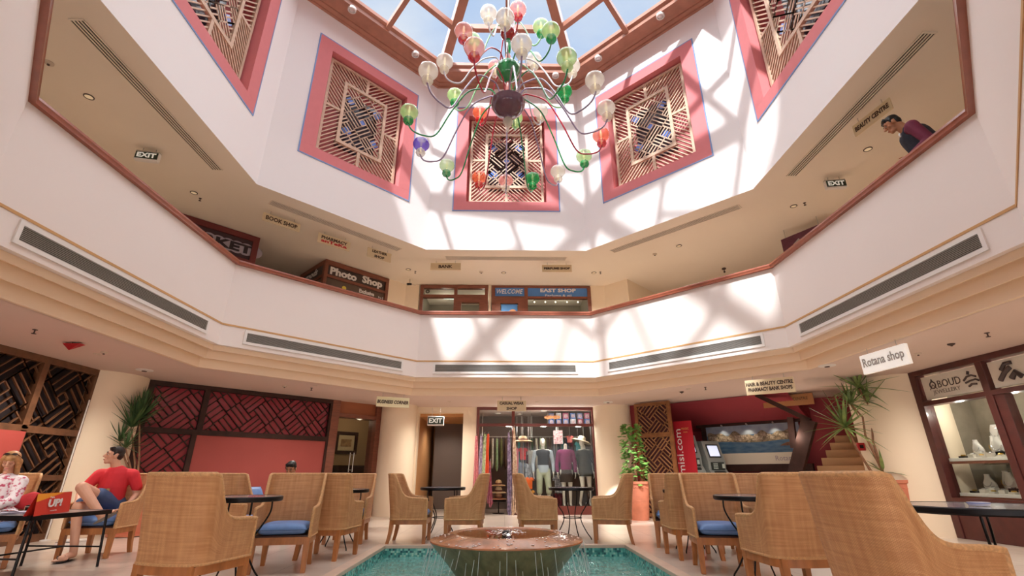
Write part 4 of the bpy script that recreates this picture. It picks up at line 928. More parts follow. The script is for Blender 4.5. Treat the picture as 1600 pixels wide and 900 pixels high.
m = MB(); m.text('Diamond', .12, (JM+.85, -.004, zc+.06), .002, wide=.46, shear=.2); m.build('second_lettering', DKT, t)
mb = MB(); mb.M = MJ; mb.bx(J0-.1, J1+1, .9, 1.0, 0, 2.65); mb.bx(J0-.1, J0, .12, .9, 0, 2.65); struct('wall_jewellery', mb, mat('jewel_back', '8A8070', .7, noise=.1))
mb = MB(); mb.M = MJ; mb.bx(J1, 14, 0, .2, 0, 2.652); mb.bx(-4.2, J0, 0.05, .2, 0, 2.652); struct('wall_right', mb, CREAM)
BUST = mat('velvet_bust', 'DAD4CC', .7); TRAY = mat('tray_cloth', 'C8BFB2', .7); GOLDM = mat('gold_jewellery', 'C9A04A', .3, metal=.8); SILV = mat('silver_jewellery', 'C4C4C8', .25, metal=.9)
def shelf(z, label):
    t = thing('glass_shelf', label, 'shelf', MJ @ T((0, 0, z)), 'display shelves of the jewellery shop')
    m = MB(); m.bx(J0+.14, J1, .08, .72, -.05, 0); m.build('board', BUST, t, bevel=.004); m = MB(); m.bx(J0+.14, J1, .075, .08, -.09, -.05); m.build('front_edge', WOODR, t)
    m = MB()
    for x in (J0+.3, JM, J1-.1): m.bx(x-.02, x+.02, .5, .9, -.1, -.05)
    m.build('bracket', STEEL, t)
SHS = [(zsh1, 'upper'), (zsh2, 'lower')]
shelf(zsh1, 'upper white display shelf of the jewellery shop window'); shelf(zsh2, 'lower white display shelf of the jewellery shop window')
def bust(x, y, z, s, i, where):
    t = thing('necklace_bust', 'pale necklace bust on the %s display shelf, %s from the beige column' % (where, ORD[i]), 'necklace bust', MJ @ T((x, y, z)) @ RZ(random.uniform(-.3, .3)), 'necklace busts on the %s shelf' % where)
    m = MB(); m.grid(lambda p, q: Vector(((.045+.075*sin(pi*min(1, q*1.25))**1.0*(1 if q < .8 else (1-q)*5*.6+.4))*s*cos(2*pi*p), .04*s*sin(2*pi*p)*(1 if q < .9 else .6)-.02*q*s, .30*s*(q if q > .02 else .02)-.006*s)), 16, 12); m.build('bust', BUST, t, smooth=60)
    m = MB(); m.tube([(.075*s*cos(a), -.05*s-.02*s*abs(sin(a)), (.17+.07*sin(a))*s) for a in [pi+i_*pi/8 for i_ in range(9)]], .004*s, 6); m.build('necklace', GOLDM if i % 2 else SILV, t)
for wz, where in SHS:
    for i in range(12):
        bust(J0+.40+i*.18, .40+.14*(i % 2), wz, .95+.25*((i*5) % 3)/3, i, where)
    for i in range(20):
        x = J0+.3+i*.105; t = thing('jewellery_tray', 'small jewellery tray along the front of the %s shelf, %s from the beige column' % (where, ORD[i]), 'tray', MJ @ T((x, .2+.06*(i % 3), wz)), 'small trays on the %s shelf' % where)
        h_ = .03+.05*((i*7) % 3)/2; m = MB(); m.box((0, 0, h_/2), (.10, .09, h_), RX(0)); m.build('base', TRAY if i % 5 else IRON, t, bevel=.004)
        m = MB(); m.lathe([(.03, h_), (.035, h_+.012), (.025, h_+.02), (.015, h_+.01)], n=12); m.build('ornament', SILV if i % 3 else GOLDM, t, smooth=50)
for i in range(4):
    x = J0+.36+i*.27; t = thing('wall_bust', 'pale necklace board high at the back of the jewellery window, %s from the column' % ORD[i], 'necklace bust', MJ @ T((x, .82, 1.55+.12*(i % 2))), 'necklace boards at the back')
    m = MB(); m.grid(lambda p, q: Vector(((.05+.06*sin(pi*q))*cos(2*pi*p), .03*sin(2*pi*p), .34*(q-.5))), 14, 8); m.build('bust', BUST, t, smooth=60)
    m = MB(); m.tube([(.07*cos(a), -.035, .06+.09*sin(a)) for a in [pi+i_*pi/8 for i_ in range(9)]], .004, 6); m.build('necklace', SILV, t)
t = thing('price_card', 'blank pale card standing at the back of the jewellery window', 'card', MJ @ T((JM-.35, .8, zsh1+.28)))
m = MB(); m.bx(-.22, .22, 0, .02, -.28, .24); m.build('card', mat('cream_card', 'D6CEB8', .6), t)
for i in range(3): light('POINT', 'jewellery_lamp', MJ @ Vector((J0+.5+i*.9, .25, 1.95)), 12, (1, .92, .8), shadow_soft_size=.04)
t = thing('call_point', 'small red fire call point on the beige wall beside the stair recess', 'call point', T(pix(1344, 698, y=9.35)))
tt = t; m = MB(); m.bx(-.07, .07, -.04, 0, -.07, .07); m.build('body', MT['fire_red'], tt, bevel=.008); m = MB(); m.bx(-.035, .035, -.045, -.04, -.03, .03); m.build('glass_plate', IRON, tt)

# ================================================================ UPPER LEVEL
mb = MB(); mb.M = FRM(0, AW+.04)
def up(x0, x1, z0=3.6, z1=6.215): mb.bx(x0, x1, 0, .2, z0, z1)
up(-3.3, -2.56); up(-.50, -.43); up(2.53, 3.3)
struct('wall_gallery_front', mb, CREAM)
PHX0 = onwall(-45, AW, 508, 408)[0]; PHX1 = onwall(-45, AW, 607, 437)[0]; MKX1 = onwall(-45, AW, 405, 376)[0]; MKX0 = onwall(-45, AW, 296, 342)[0]
mb = MB(); mb.M = FRM(-45, AW); up(PHX1, 3.1); 
struct('wall_gallery_left_front', mb, CREAM)
mb = MB(); mb.M = FRM(45, AW); xx = onwall(45, AW, 980, 438)[0]; up(-3.1, xx); mb.bx(xx-.2, xx, 0, 2.5, 3.6, 6.215)
struct('wall_gallery_right_front', mb, CREAM)
for ph_, nm in ((-45, 'left'), (45, 'right')):
    mb = MB(); mb.M = FRM(ph_, AW); mb.bx(-7, 7, 3.0, 3.1, 3.6, 6.215); struct('wall_gallery_back_'+nm, mb, mat('gallery_back', 'C9A684', .8))
for ph_, nm in ((-90, 'left'), (90, 'right')):
    mb = MB(); mb.M = FRM(ph_, AW); mb.bx((-6 if ph_ < 0 else -3.0), (3.0 if ph_ < 0 else 6), .0, .1, 3.6, 6.215); struct('wall_gallery_side_'+nm, mb, CREAM)
DIMG = mat('dim_shop_glass', '6E665C', .15, coat=.3)
# bank front
MU = FRM(0, AW+.04)
def gx(u, v): return onwall(0, AW+.04, u, v)
B0, B1 = -2.52, -.52
t = thing('shopfront', 'red-brown framed glass front with a reflected tube light, below the BANK sign', 'shopfront', MU)
m = MB(); zt1 = gx(700, 463)[1]
for x in (B0, -1.52, B1-.09): m.bx(x, x+.09, -.04, .1, 3.6, 6.15)
m.bx(B0, B1, -.04, .1, 6.1, 6.2); m.bx(B0, B1, -.04, .1, zt1-.04, zt1+.04); m.bx(-1.43, -1.30, -.05, .08, 3.6, zt1-.04); m.bx(B1-.25, B1-.09, -.05, .08, 3.6, zt1-.04); m.bx(-1.43, B1-.09, -.05, .08, zt1-.2, zt1-.04)
m.build('frame', WOODR, t)
m = MB(); m.bx(B0, B1, .03, .05, 3.6, 6.15); m.build('glass', GLASS, t)
mb = MB(); mb.M = MU; mb.bx(B0, B1, 1.8, 1.9, 3.6, 6.2); mb.bx(-.42, 2.5, 1.8, 1.9, 3.6, 6.2); mb.bx(-.5, -.44, .2, 1.8, 3.6, 6.2); mb.bx(B0-.1, B0, .2, 1.8, 3.6, 6.2); mb.bx(2.5, 2.6, .2, 1.8, 3.6, 6.2); struct('wall_gallery_shops', mb, mat('gallery_shop_dim', '8E8474', .8))
x, z = onwall(0, AW+1.2, 703, 466); t = thing('tube_light', 'glowing tube light inside the bank front', 'ceiling light', MU @ T((x, 1.16, z)))
m = MB(); m.tube([(-.2, 0, 0), (.2, 0, 0)], .025); m.build('tube', mat('tube_glow', 'E8FFF8', .4, emit='E8FFF8', estr=3), t); m = MB(); m.bx(-.22, .22, -.03, .03, .025, .05); m.tube([(0, 0, .05), (0, 0, 6.2-z)], .006); m.build('housing', WHITEM, t)
x, z = gx(668, 455); t = thing('round_sticker', 'small round dark sticker on the bank glass', 'sticker', MU @ T((x, .025, z)))
m = MB(); m.M = RX(pi/2); m.lathe([(.06, 0), (.06, .004)], n=20); m.build('disc', mat('sticker_dark', '3A4238', .5), t); m = MB(); m.M = RX(pi/2); m.lathe([(.03, .004), (.03, .006)], n=16); m.build('mark', GREYM, t)
for i in range(4): light('POINT', 'gallery_shop_lamp', MU @ Vector((-1.9+i*1.25, 1.0, 5.9)), 5, (1, .9, .75), shadow_soft_size=.05)
# East shop
E0, E1 = -.41, 2.52; xm_ = gx(822, 470)[0]
SB = mat('shop_sign_blue', '4E82C4', .35, noise=.08, nscale=3)
t = thing('shopfront', 'glass front with the blue WELCOME and EAST SHOP sign boards', 'shopfront', MU)
m = MB()
for x in (E0, xm_-.05, E1-.09): m.bx(x, x+.1, -.04, .1, 3.6, 6.15)
m.bx(E0, E1, -.012, .1, 6.13, 6.2); m.bx(E0, E1, -.012, .1, zt1-.05, zt1+.01); m.bx(E0+.1, E0+.26, -.05, .08, 3.6, zt1-.05); m.bx(xm_-.24, xm_-.05, -.05, .08, 3.6, zt1-.05); m.bx(E0+.1, xm_-.05, -.05, .08, zt1-.22, zt1-.05)
m.build('frame', WOODR, t)
m = MB(); m.bx(E0+.1, xm_-.05, 0, .02, zt1+.01, 6.13); m.bx(xm_+.05, E1-.09, 0, .02, zt1+.01, 6.13); m.build('sign_board', SB, t)
zc = (zt1+.01+6.13)/2
m = MB(); m.text('WELCOME', .2, ((E0+xm_)/2+.03, -.004, zc+.02), .003, wide=.78, shear=.3, off=.001); m.build('lettering', WHITEM, t); m = MB(); m.text('EAST SHOP', .15, ((xm_+E1)/2, -.004, zc+.06), .003, wide=1.06, off=.005); m.text('Perfume & oil', .10, ((xm_+E1)/2, -.004, zc-.10), .003, wide=.78); m.build('lettering', WHITEM, t)
m = MB(); m.bx(xm_+.05, E1-.09, .03, .05, 3.6, zt1-.05); m.build('glass', GLASS, t)
m = MB(); m.bx(E0+.28, xm_-.26, .0, .02, 3.65, zt1-.24); m.build('door_poster', mat('door_poster_blue', '5A9AE0', .4, noise=.15, nscale=4), t)
m = MB(); m.ball((E0+.62, -.005, zt1-.55), (.13, .01, .16)); m.build('poster_motif', mat('poster_orange', 'E0A070', .5), t)
for i, u in enumerate((835, 852, 868, 886, 903)):
    x, z = onwall(0, AW+.7, u, 472); t = thing('shop_spot', 'bright ceiling spot inside the east shop window, %s from the WELCOME door' % ORD[i], 'ceiling light', MU @ T((x, .66, z)), 'east shop ceiling spots')
    m = MB(); m.ball((0, 0, 0), .022); m.build('bulb', mat('spot_glow', 'FFF4DC', .4, emit='FFF4DC', estr=5), t, smooth=60); m = MB(); m.tube([(0, 0, .03), (0, 0, 6.2-z)], .01); m.build('stem', STEEL, t)
t = thing('glass_display', 'dark display shelving with a blue logo inside the east shop window', 'shelving', MU @ T((0, 1.4, 3.6)))
m = MB(); 
for z in (1.9, 1.5, 1.1): m.bx(xm_+.15, E1-.2, 0, .35, z-.02, z)
m.bx(xm_+.15, xm_+.2, 0, .35, 0, 2.0); m.bx(E1-.25, E1-.2, 0, .35, 0, 2.0); m.build('shelves', WOODD, t)
# photo shop box
MP = FRM(-45, AW)
DKS = mat('photo_sign_dark', '3A2E2C', .3, coat=.3)
t = thing('shopfront', 'dark glass corner box shop with white Photo Shop lettering', 'shopfront', MP)
zp1 = onwall(-45, AW, 510, 430)[1]; 
m = MB(); m.bx(PHX0, PHX0+.09, -.05, .06, 3.6, 6.15); m.bx(PHX1-.09, PHX1, -.05, .06, 3.6, 6.15); m.bx(PHX0, PHX1, -.05, .06, 6.08, 6.2); m.bx(PHX0+.09, PHX1-.09, -.05, .06, zp1-.045, zp1+.02)
m.bx(PHX0-.005, PHX0+.06, .06, 1.5, 6.08, 6.2); m.bx(PHX0-.005, PHX0+.06, .06, 1.5, zp1-.05, zp1+.02); m.bx(PHX0-.005, PHX0+.06, 1.42, 1.5, 3.6, 6.08); m.build('frame', WOODR, t)
m = MB(); m.bx(PHX0+.09, PHX1-.09, 0, .05, zp1+.02, 6.08); m.bx(PHX0+.01, PHX0+.05, .06, 1.42, zp1+.02, 6.08); m.build('sign_board', DKS, t)
m = MB(); m.bx(PHX0+.09, PHX1-.09, 0.01, .05, 3.6, zp1-.045); m.bx(PHX0+.015, PHX0+.05, .06, 1.42, 3.6, zp1-.05); m.build('dark_glass', mat('photo_glass', '5E4C42', .2, coat=.4), t)
pcx = (PHX0+PHX1)/2; pw = PHX1-PHX0; zc = (zp1+6.1)/2
m = MB(); m.text('Photo', .27, (pcx-.21*pw, -.004, zc+.01), .003, wide=pw*.40, off=.012); m.build('lettering', WHITEM, t); m = MB(); m.text('Shop', .27, (pcx+.24*pw, -.004, zc+.01), .003, wide=pw*.33, off=.012); m.build('lettering', WHITEM, t)
m = MB(); m.text('Exclusive', .15, (pcx+.17*pw, -.004, zp1-.16), .003, wide=pw*.24, off=.006); m.text('digital printing', .05, (pcx+.17*pw, -.004, zp1-.28), .002, wide=pw*.24); m.text('9 to 5', .09, (pcx+.40*pw, -.004, zp1-.2), .002, wide=pw*.08); m.build('small_lettering', WHITEM, t)
m = MB(); m.text('goods', .26, (PHX0-.004, .75, zc), .003, wide=.8, shear=.3, R=RZ(-pi/2).to_3x3(), off=.006); m.build('side_lettering', WHITEM, t)
m = MB(); m.M = T((PHX0+.32*pw, -.002, zp1-.22)) @ RX(pi/2); m.lathe([(.06, 0), (.06, .01)], n=20); m.build('round_emblem', mat('emblem_yellow', 'D8C24A', .5), t)
# market front
zk = onwall(-45, AW, 400, 400)[1]
t = thing('shopfront', 'red-brown shop front with the MARKET sign, half behind the balcony rail', 'shopfront', MP)
m = MB(); m.bx(MKX1-.13, MKX1, -.05, .4, 3.6, 6.15); m.bx(MKX0-.6, MKX1, -.05, .1, 6.07, 6.2); m.bx(MKX0-.6, MKX1-.13, -.05, .06, 5.52, 5.58); m.build('frame', mat('market_frame', '6E2F2C', .45), t)
m = MB(); m.bx(MKX0-.6, MKX1-.13, 0, .05, 5.58, 6.07); m.build('sign_back', mat('market_dark', '3E2A2E', .5), t)
m = MB(); 
for i in range(9): m.ball((MKX0-.15+i*.195, -.0, 5.83), (.17, .012, .15))
m.build('cloud_board', mat('market_grey', 'A49AA4', .5), t)
m = MB(); m.text('MARKET', .27, ((MKX0+MKX1)/2-.22, -.017, 5.83), .003, wide=1.7, off=.012); m.build('lettering', mat('market_letters', '2E2226', .5), t)
m = MB(); m.bx(MKX0-.6, MKX1-.13, -.04, .03, 5.3, 5.48); m.build('awning_strip', mat('awning_cream', 'DCD2B8', .5), t)
m = MB(); m.bx(MKX1-.9, MKX1-.2, -.045, -.04, 5.32, 5.42); m.build('red_patch', mat('awning_red', 'C2383A', .5), t); m = MB(); m.bx(MKX1-1.25, MKX1-.98, -.046, -.04, 5.34, 5.46); m.build('blue_patch', mat('awning_blue', '3C6CA8', .5), t)
m = MB(); m.bx(MKX0-.6, MKX1-.13, .02, .05, 3.6, 5.3); m.build('dark_glass', MT['photo_glass'], t)
mb = MB(); mb.M = MP; mb.bx(MKX0-1.6, MKX0-.6, 0, .2, 3.6, 6.215); struct('wall_gallery_left_end', mb, CREAM)
# small sign cut by the right rail
r0 = pix(1220, 375, z=6.0); r1 = pix(1285, 348, z=6.0); t = thing('shop_board', 'maroon board with pale strokes cut off by the right balcony rail', 'sign', T((r0+r1)/2) @ RZ(atan2((r1-r0).y, (r1-r0).x)))
Lb = (r1-r0).length
m = MB(); m.bx(-Lb/2, Lb/2, 0, .05, -.55, 0); m.build('board', mat('board_maroon', '5A2A3C', .5, noise=.2), t); m = MB(); m.tube([(-Lb/2+.1, -.005, -.35), (-Lb/2+.4, -.005, -.15)], .02); m.tube([(-Lb/2+.2, -.005, -.4), (-Lb/2+.5, -.005, -.2)], .015); m.build('pale_strokes', GREYM, t)
m = MB(); m.tube([(-Lb/2+.1, .025, 0), (-Lb/2+.1, .025, .215)], .01); m.tube([(Lb/2-.1, .025, 0), (Lb/2-.1, .025, .215)], .01); m.build('rods', STEEL, t)
# ================================================================ POOL AND FOUNTAIN
MOS = None
def mosaic():
    m = bpy.data.materials.new('turquoise_mosaic'); m.use_nodes = True; n = m.node_tree.nodes; l = m.node_tree.links.new; bs = n['Principled BSDF']
    t = n.new('ShaderNodeTexCoord'); sc_ = n.new('ShaderNodeVectorMath'); sc_.operation = 'SCALE'; sc_.inputs[3].default_value = 1/.027; l(t.outputs['Object'], sc_.inputs[0])
    fl = n.new('ShaderNodeVectorMath'); fl.operation = 'FLOOR'; off = n.new('ShaderNodeVectorMath'); off.inputs[1].default_value = (.137, .137, .137); l(sc_.outputs[0], off.inputs[0]); l(off.outputs[0], fl.inputs[0])
    wn = n.new('ShaderNodeTexWhiteNoise'); l(fl.outputs[0], wn.inputs['Vector'])
    cr = n.new('ShaderNodeValToRGB'); cr.color_ramp.interpolation = 'CONSTANT'; E_ = cr.color_ramp.elements
    E_[0].color = (*lin('2E7C7A'), 1); E_[1].position = .25; E_[1].color = (*lin('4FA59C'), 1)
    for p_, c_ in ((.5, '7CC4B8'), (.7, '1F5A60'), (.85, 'A4D6C8')): e = E_.new(p_); e.color = (*lin(c_), 1)
    l(wn.outputs['Value'], cr.inputs[0]); l(cr.outputs[0], bs.inputs['Base Color']); bs.inputs['Roughness'].default_value = .2; bs.inputs['Coat Weight'].default_value = .4
    return m
MOS = mosaic()
t = thing('pool', 'square mosaic lined pool of turquoise water round the stone bowl', 'pool', (0, DC, 0))
CO = .13
m = MB()
for x0, x1, y0, y1 in ((-PH, PH, PH-CO, PH), (-PH, PH, -PH, -PH+CO), (-PH, -PH+CO, -PH+CO, PH-CO), (PH-CO, PH, -PH+CO, PH-CO)): m.bx(x0, x1, y0, y1, -.03, .012)
m.build('coping', COPING, t, bevel=.006)
m = MB(); q = PH-CO-.0
for x0, x1, y0, y1 in ((-q, q, q, q+.08), (-q, q, -q-.08, -q), (-q-.08, -q, -q, q), (q, q+.08, -q, q)): m.bx(x0, x1, y0, y1, -.6, -.03)
m.build('tiled_sides', MOS, t)
m = MB(); m.bx(-q, q, -q, q, -.62, -.55)
for x0, x1, y0, y1 in ((-q, q, q-.35, q), (-q, q, -q, -q+.35), (-q, -q+.35, -q+.35, q-.35), (q-.35, q, -q+.35, q-.35)): m.bx(x0, x1, y0, y1, -.55, -.36)
m.build('tiled_basin', mat('pool_floor_tile', '7AD6CE', .3, col2='3E9E9A', nscale=6), t)
wm = bpy.data.materials.new('pool_water'); wm.use_nodes = True; n = wm.node_tree.nodes; l = wm.node_tree.links.new; n.clear()
tr = n.new('ShaderNodeBsdfTransparent'); tr.inputs[0].default_value = (*lin('B4ECE6'), 1); gl = n.new('ShaderNodeBsdfGlossy'); gl.inputs['Roughness'].default_value = .04
df = n.new('ShaderNodeBsdfDiffuse'); df.inputs[0].default_value = (*lin('86D8D0'), 1)
fr = n.new('ShaderNodeFresnel'); fr.inputs[0].default_value = 1.33; m0 = n.new('ShaderNodeMixShader'); m0.inputs[0].default_value = .45; m1 = n.new('ShaderNodeMixShader'); fm = n.new('ShaderNodeMath'); fm.operation = 'MULTIPLY'; fm.inputs[1].default_value = .4; o_ = n.new('ShaderNodeOutputMaterial')
tx = n.new('ShaderNodeTexCoord'); nz = n.new('ShaderNodeTexNoise'); nz.inputs['Scale'].default_value = 6; nz.inputs['Detail'].default_value = 3; nz.inputs['Distortion'].default_value = 1.5; bp = n.new('ShaderNodeBump'); bp.inputs['Strength'].default_value = .9; bp.inputs['Distance'].default_value = .05
l(tx.outputs['Object'], nz.inputs['Vector']); l(nz.outputs['Fac'], bp.inputs['Height']); l(bp.outputs[0], gl.inputs['Normal']); l(bp.outputs[0], fr.inputs['Normal'])
l(tr.outputs[0], m0.inputs[1]); l(df.outputs[0], m0.inputs[2]); l(fr.outputs[0], fm.inputs[0]); l(fm.outputs[0], m1.inputs[0]); l(m0.outputs[0], m1.inputs[1]); l(gl.outputs[0], m1.inputs[2]); l(m1.outputs[0], o_.inputs[0])
m = MB(); m.grid(lambda a, b: Vector((-q+2*q*a, -q+2*q*b, -.135+.008*sin(a*34+3*sin(b*19))*sin(b*29+2*sin(a*23)))), 70, 70); m.build('water_surface', wm, t, smooth=80)
t = thing('fountain_bowl', 'round rust brown stone fountain bowl overflowing into the pool', 'fountain', (0, DC, 0))
ST = mat('wet_rust_stone', 'B8734C', .22, coat=.5, col2='845A40', nscale=7, bump=.25, bscale=25)
ST2 = mat('bowl_side_stone', '8E7A58', .4, coat=.2, col2='6A5A3E', nscale=5, stretch=(2.2, 2.2, .5), bump=.12, bscale=30)
m = MB(); m.lathe([(.42, -.55), (.44, -.30), (.50, -.12), (.66, .07), (.80, .22), (.845, .272)], n=72, cap=False); m.build('bowl_side', ST2, t, smooth=50)
m = MB(); m.lathe([(.845, .272), (.84, .285), (.62, .345), (.575, .350), (.555, .340), (.50, .31), (.30, .27), (0, .25)], n=72, cap=False); m.build('bowl_rim', ST, t, smooth=35)
m = MB(); m.lathe([(0, .338), (.12, .342), (.15, .347), (.19, .338), (.30, .342), (.38, .336), (.56, .338)], n=64, cap=False)
wb = thin_glass('bowl_water', 'D8B8A0', 1.33, .06); m.build('bowl_water', wb, t, smooth=80)
m = MB(); m.lathe([(.05, .26), (.05, .35), (.03, .365), (0, .366)], n=16); m.build('nozzle', IRON, t, smooth=40)
m = MB(); random.seed(5)
WS = mat('falling_water', 'E4ECEC', .1, coat=.5)
for i in range(64):
    a = 2*pi*i/64 + random.uniform(-.03, .03); r0 = .848; L_ = random.uniform(.12, .40); top = .26 - (random.random()*.16 if i % 3 else 0)
    sl = .06
    pts = [((r0 - .0+.015*k)*cos(a), (r0+.015*k)*sin(a), top - L_*k/4) for k in range(5)]
    m.tube([p_ for p_ in pts if p_[2] > -.14] or pts[:2], [.0022, .003, .002, .0028, .0015][:len([p_ for p_ in pts if p_[2] > -.14]) or 2], 5)
o = m.build('water_streams', thin_glass('stream_water', 'F4F8F8', 1.33, .05, dens=.6, body='F4F8F8'), t, smooth=80); o['kind'] = 'stuff'
m = MB()
for i in range(150):
    a = random.uniform(0, 2*pi); r = random.uniform(.10, .22) if i < 60 else random.uniform(.6, .83); z = .345+random.uniform(0, .012) if i < 60 else .345-(r-.62)/.22*.06+.003
    m.ball((r*cos(a), r*sin(a), z), (.008+.01*random.random(), .008+.008*random.random(), .003), 6, 4)
o = m.build('foam', mat('water_foam', 'F2EDEA', .3, coat=.4), t, smooth=80); o['kind'] = 'stuff'

# ================================================================ CHANDELIER
CG = lambda n_, body, dens: thin_glass('chandelier_'+n_, 'FFFFFF', 1.45, .08, dens=dens, body=body)
GM = {'lgreen': CG('pale_green', 'BFE09A', .62), 'green': CG('green', '12A85A', .78), 'white': CG('frosted', 'EDE6DC', .68), 'red': CG('red', 'D8262E', .70), 'orange': CG('orange', 'F07850', .66), 'pink': CG('pink', 'F0A8A0', .6), 'purple': CG('purple', '6A38D0', .72), 'cup_white': CG('cup_frosted', 'E8E0D0', .55)}
ARM = {'green': mat('arm_green', '1E8A4C', .12, coat=.8), 'purple': mat('arm_mauve', '96849E', .12, coat=.8), 'red': mat('arm_red', 'B01C34', .12, coat=.8), 'pale': mat('arm_pale', 'D8D8E0', .1, coat=.8), 'lgreen': mat('arm_pale_green', '94CC96', .12, coat=.8)}
BR = mat('brass_fitting', 'A8865A', .3, metal=.8)
CH = thing('chandelier', 'huge coloured glass chandelier with many curling arms hanging under the skylight', 'chandelier', (0, DC, 0))
m = MB(); m.tube([(0, 0, 8.1), (0, 0, APZ-.1)], .012); m.build('suspension_rod', STEEL, CH)
m = MB(); m.lathe([(.03, 6.5), (.05, 6.62), (.035, 6.78), (.03, 6.9), (.05, 7.0)], n=20); m.lathe([(.035, 7.3), (.05, 7.38), (.028, 7.45)], n=20); m.build('glass_stem', GM['pink'], CH, smooth=50)
m = MB(); m.lathe([(.03, 7.45), (.055, 7.6), (.035, 7.78), (.025, 7.86)], n=20); m.lathe([(.03, 8.1), (.045, 8.2), (.02, 8.3)], n=20); m.build('green_stem', GM['green'], CH, smooth=50)
m = MB(); m.lathe([(0, 8.02), (.10, 8.0), (.135, 7.94), (.13, 7.88), (.08, 7.80), (.03, 7.77)], n=28, cap=False); m.build('red_bowl', mat('bowl_red', '9E1620', .1, coat=.8), CH, smooth=50)
m = MB(); m.lathe([(0, 7.20), (.17, 7.19), (.20, 7.15), (.19, 7.05), (.13, 6.93), (.05, 6.86), (.03, 6.84)], n=32, cap=False); m.build('green_bowl', mat('bowl_green', '0A7A3C', .08, coat=.9), CH, smooth=50)
m = MB(); m.lathe([(0, 6.48), (.23, 6.47), (.272, 6.43), (.268, 6.37), (.22, 6.27), (.14, 6.19), (.07, 6.15), (.06, 6.10)], n=36, cap=False); m.build('purple_bowl', mat('bowl_purple', '5E3848', .08, coat=.9), CH, smooth=50)
m = MB(); m.lathe([(.06, 6.11), (.085, 6.06), (.06, 5.99), (.03, 5.96), (.02, 5.92), (.03, 5.88), (0, 5.84)], n=24, cap=False); m.build('finial', GM['cup_white'], CH, smooth=50)
def arm(th, R, zl, zb, r0, acol, gcol, ccol, s=1.0, hook=.20):
    e = Vector((sin(th), cos(th), 0))
    zc = zb + .22*s; zlo = zl - hook
    P = [(r0*.55, zb), (r0*1.0, zc-.03), (r0*1.45, zc), (R*.42, zc-.10), (R*.58, (zc+zlo)/2), (R*.72, zlo+.05), (R*.84, zlo), (R*.95, zlo+.06), (R, zl-.02), (R, zl+.02)]
    pts = []
    for i in range(len(P)-1):     # Catmull-Rom
        p0 = P[max(i-1, 0)]; p1 = P[i]; p2 = P[i+1]; p3 = P[min(i+2, len(P)-1)]
        for k in range(5):
            u = k/5; f = lambda a, b, c, d: .5*((2*b)+(-a+c)*u+(2*a-5*b+4*c-d)*u*u+(-a+3*b-3*c+d)*u**3)
            rr, zz = f(p0[0], p1[0], p2[0], p3[0]), f(p0[1], p1[1], p2[1], p3[1]); pts.append(e*rr + Vector((0, 0, zz)))
    pts.append(e*R + Vector((0, 0, zl+.02)))
    m = MB(); m.tube(pts, .0125, 8); a = m.build('arm', ARM[acol], CH, smooth=60)
    b = e*R
    def rib(prof, c, n=28):
        q = MB(); vs = []
        q.lathe(prof, c, n=n, cap=False); return q
    m = rib([(.018, zl-.02), (.060, zl-.015), (.078, zl+.02), (.070, zl+.065), (.046, zl+.092)], b); m.build('cup', GM[ccol], a, smooth=60)
    m = rib([(.048, zl+.095), (.10, zl+.115), (.130, zl+.16), (.134, zl+.20), (.118, zl+.25), (.088, zl+.275), (.07, zl+.28)], b); m.build('shade', GM[gcol], a, smooth=60)
    m = MB(); m.lathe([(.012, zl), (.012, zl+.16), (.02, zl+.19), (.012, zl+.27), (0, zl+.31)], b, n=10); m.build('candle_bulb', mat('warm_bulb', 'F6E8C0', .4, emit='FFE9B0', estr=.8), a, smooth=60)
T1 = [(-100, 'green', 'lgreen', 'green'), (-71, 'purple', 'purple', 'cup_white'), (-45, 'green', 'lgreen', 'green'), (-20, 'red', 'orange', 'red'), (-1, 'purple', 'pink', 'cup_white'), (18, 'green', 'green', 'green'), (37, 'purple', 'white', 'cup_white'), (60, 'green', 'lgreen', 'green'),
      (82, 'red', 'orange', 'red'), (105, 'purple', 'white', 'cup_white'), (128, 'purple', 'white', 'cup_white'), (150, 'green', 'lgreen', 'lgreen'), (174, 'purple', 'white', 'cup_white'), (-163, 'red', 'pink', 'red'), (-134, 'purple', 'white', 'cup_white')]
for d, a, g, c in T1: arm(radians(d), 1.50, 5.80, 6.42, .24, a, g, c)
T2 = [(-62, 'lgreen', 'lgreen', 'green'), (-29, 'red', 'orange', 'red'), (35, 'pale', 'white', 'cup_white'), (69, 'lgreen', 'green', 'green'), (-103, 'pale', 'white', 'cup_white'), (100, 'pale', 'white', 'cup_white'), (8, 'lgreen', 'lgreen', 'lgreen'), (143, 'green', 'lgreen', 'green'), (-177, 'purple', 'white', 'cup_white'), (-140, 'red', 'pink', 'red')]
for d, a, g, c in T2: arm(radians(d), 1.03, 6.83, 7.12, .17, a, g, c, .9)
T3 = [(-90, 'lgreen', 'lgreen', 'green'), (-148, 'pale', 'white', 'cup_white'), (-22, 'red', 'pink', 'cup_white'), (50, 'pale', 'white', 'cup_white'), (166, 'red', 'pink', 'red'), (118, 'lgreen', 'lgreen', 'green')]
for d, a, g, c in T3: arm(radians(d), .60, 7.56, 7.92, .12, a, g, c, .8, .16)
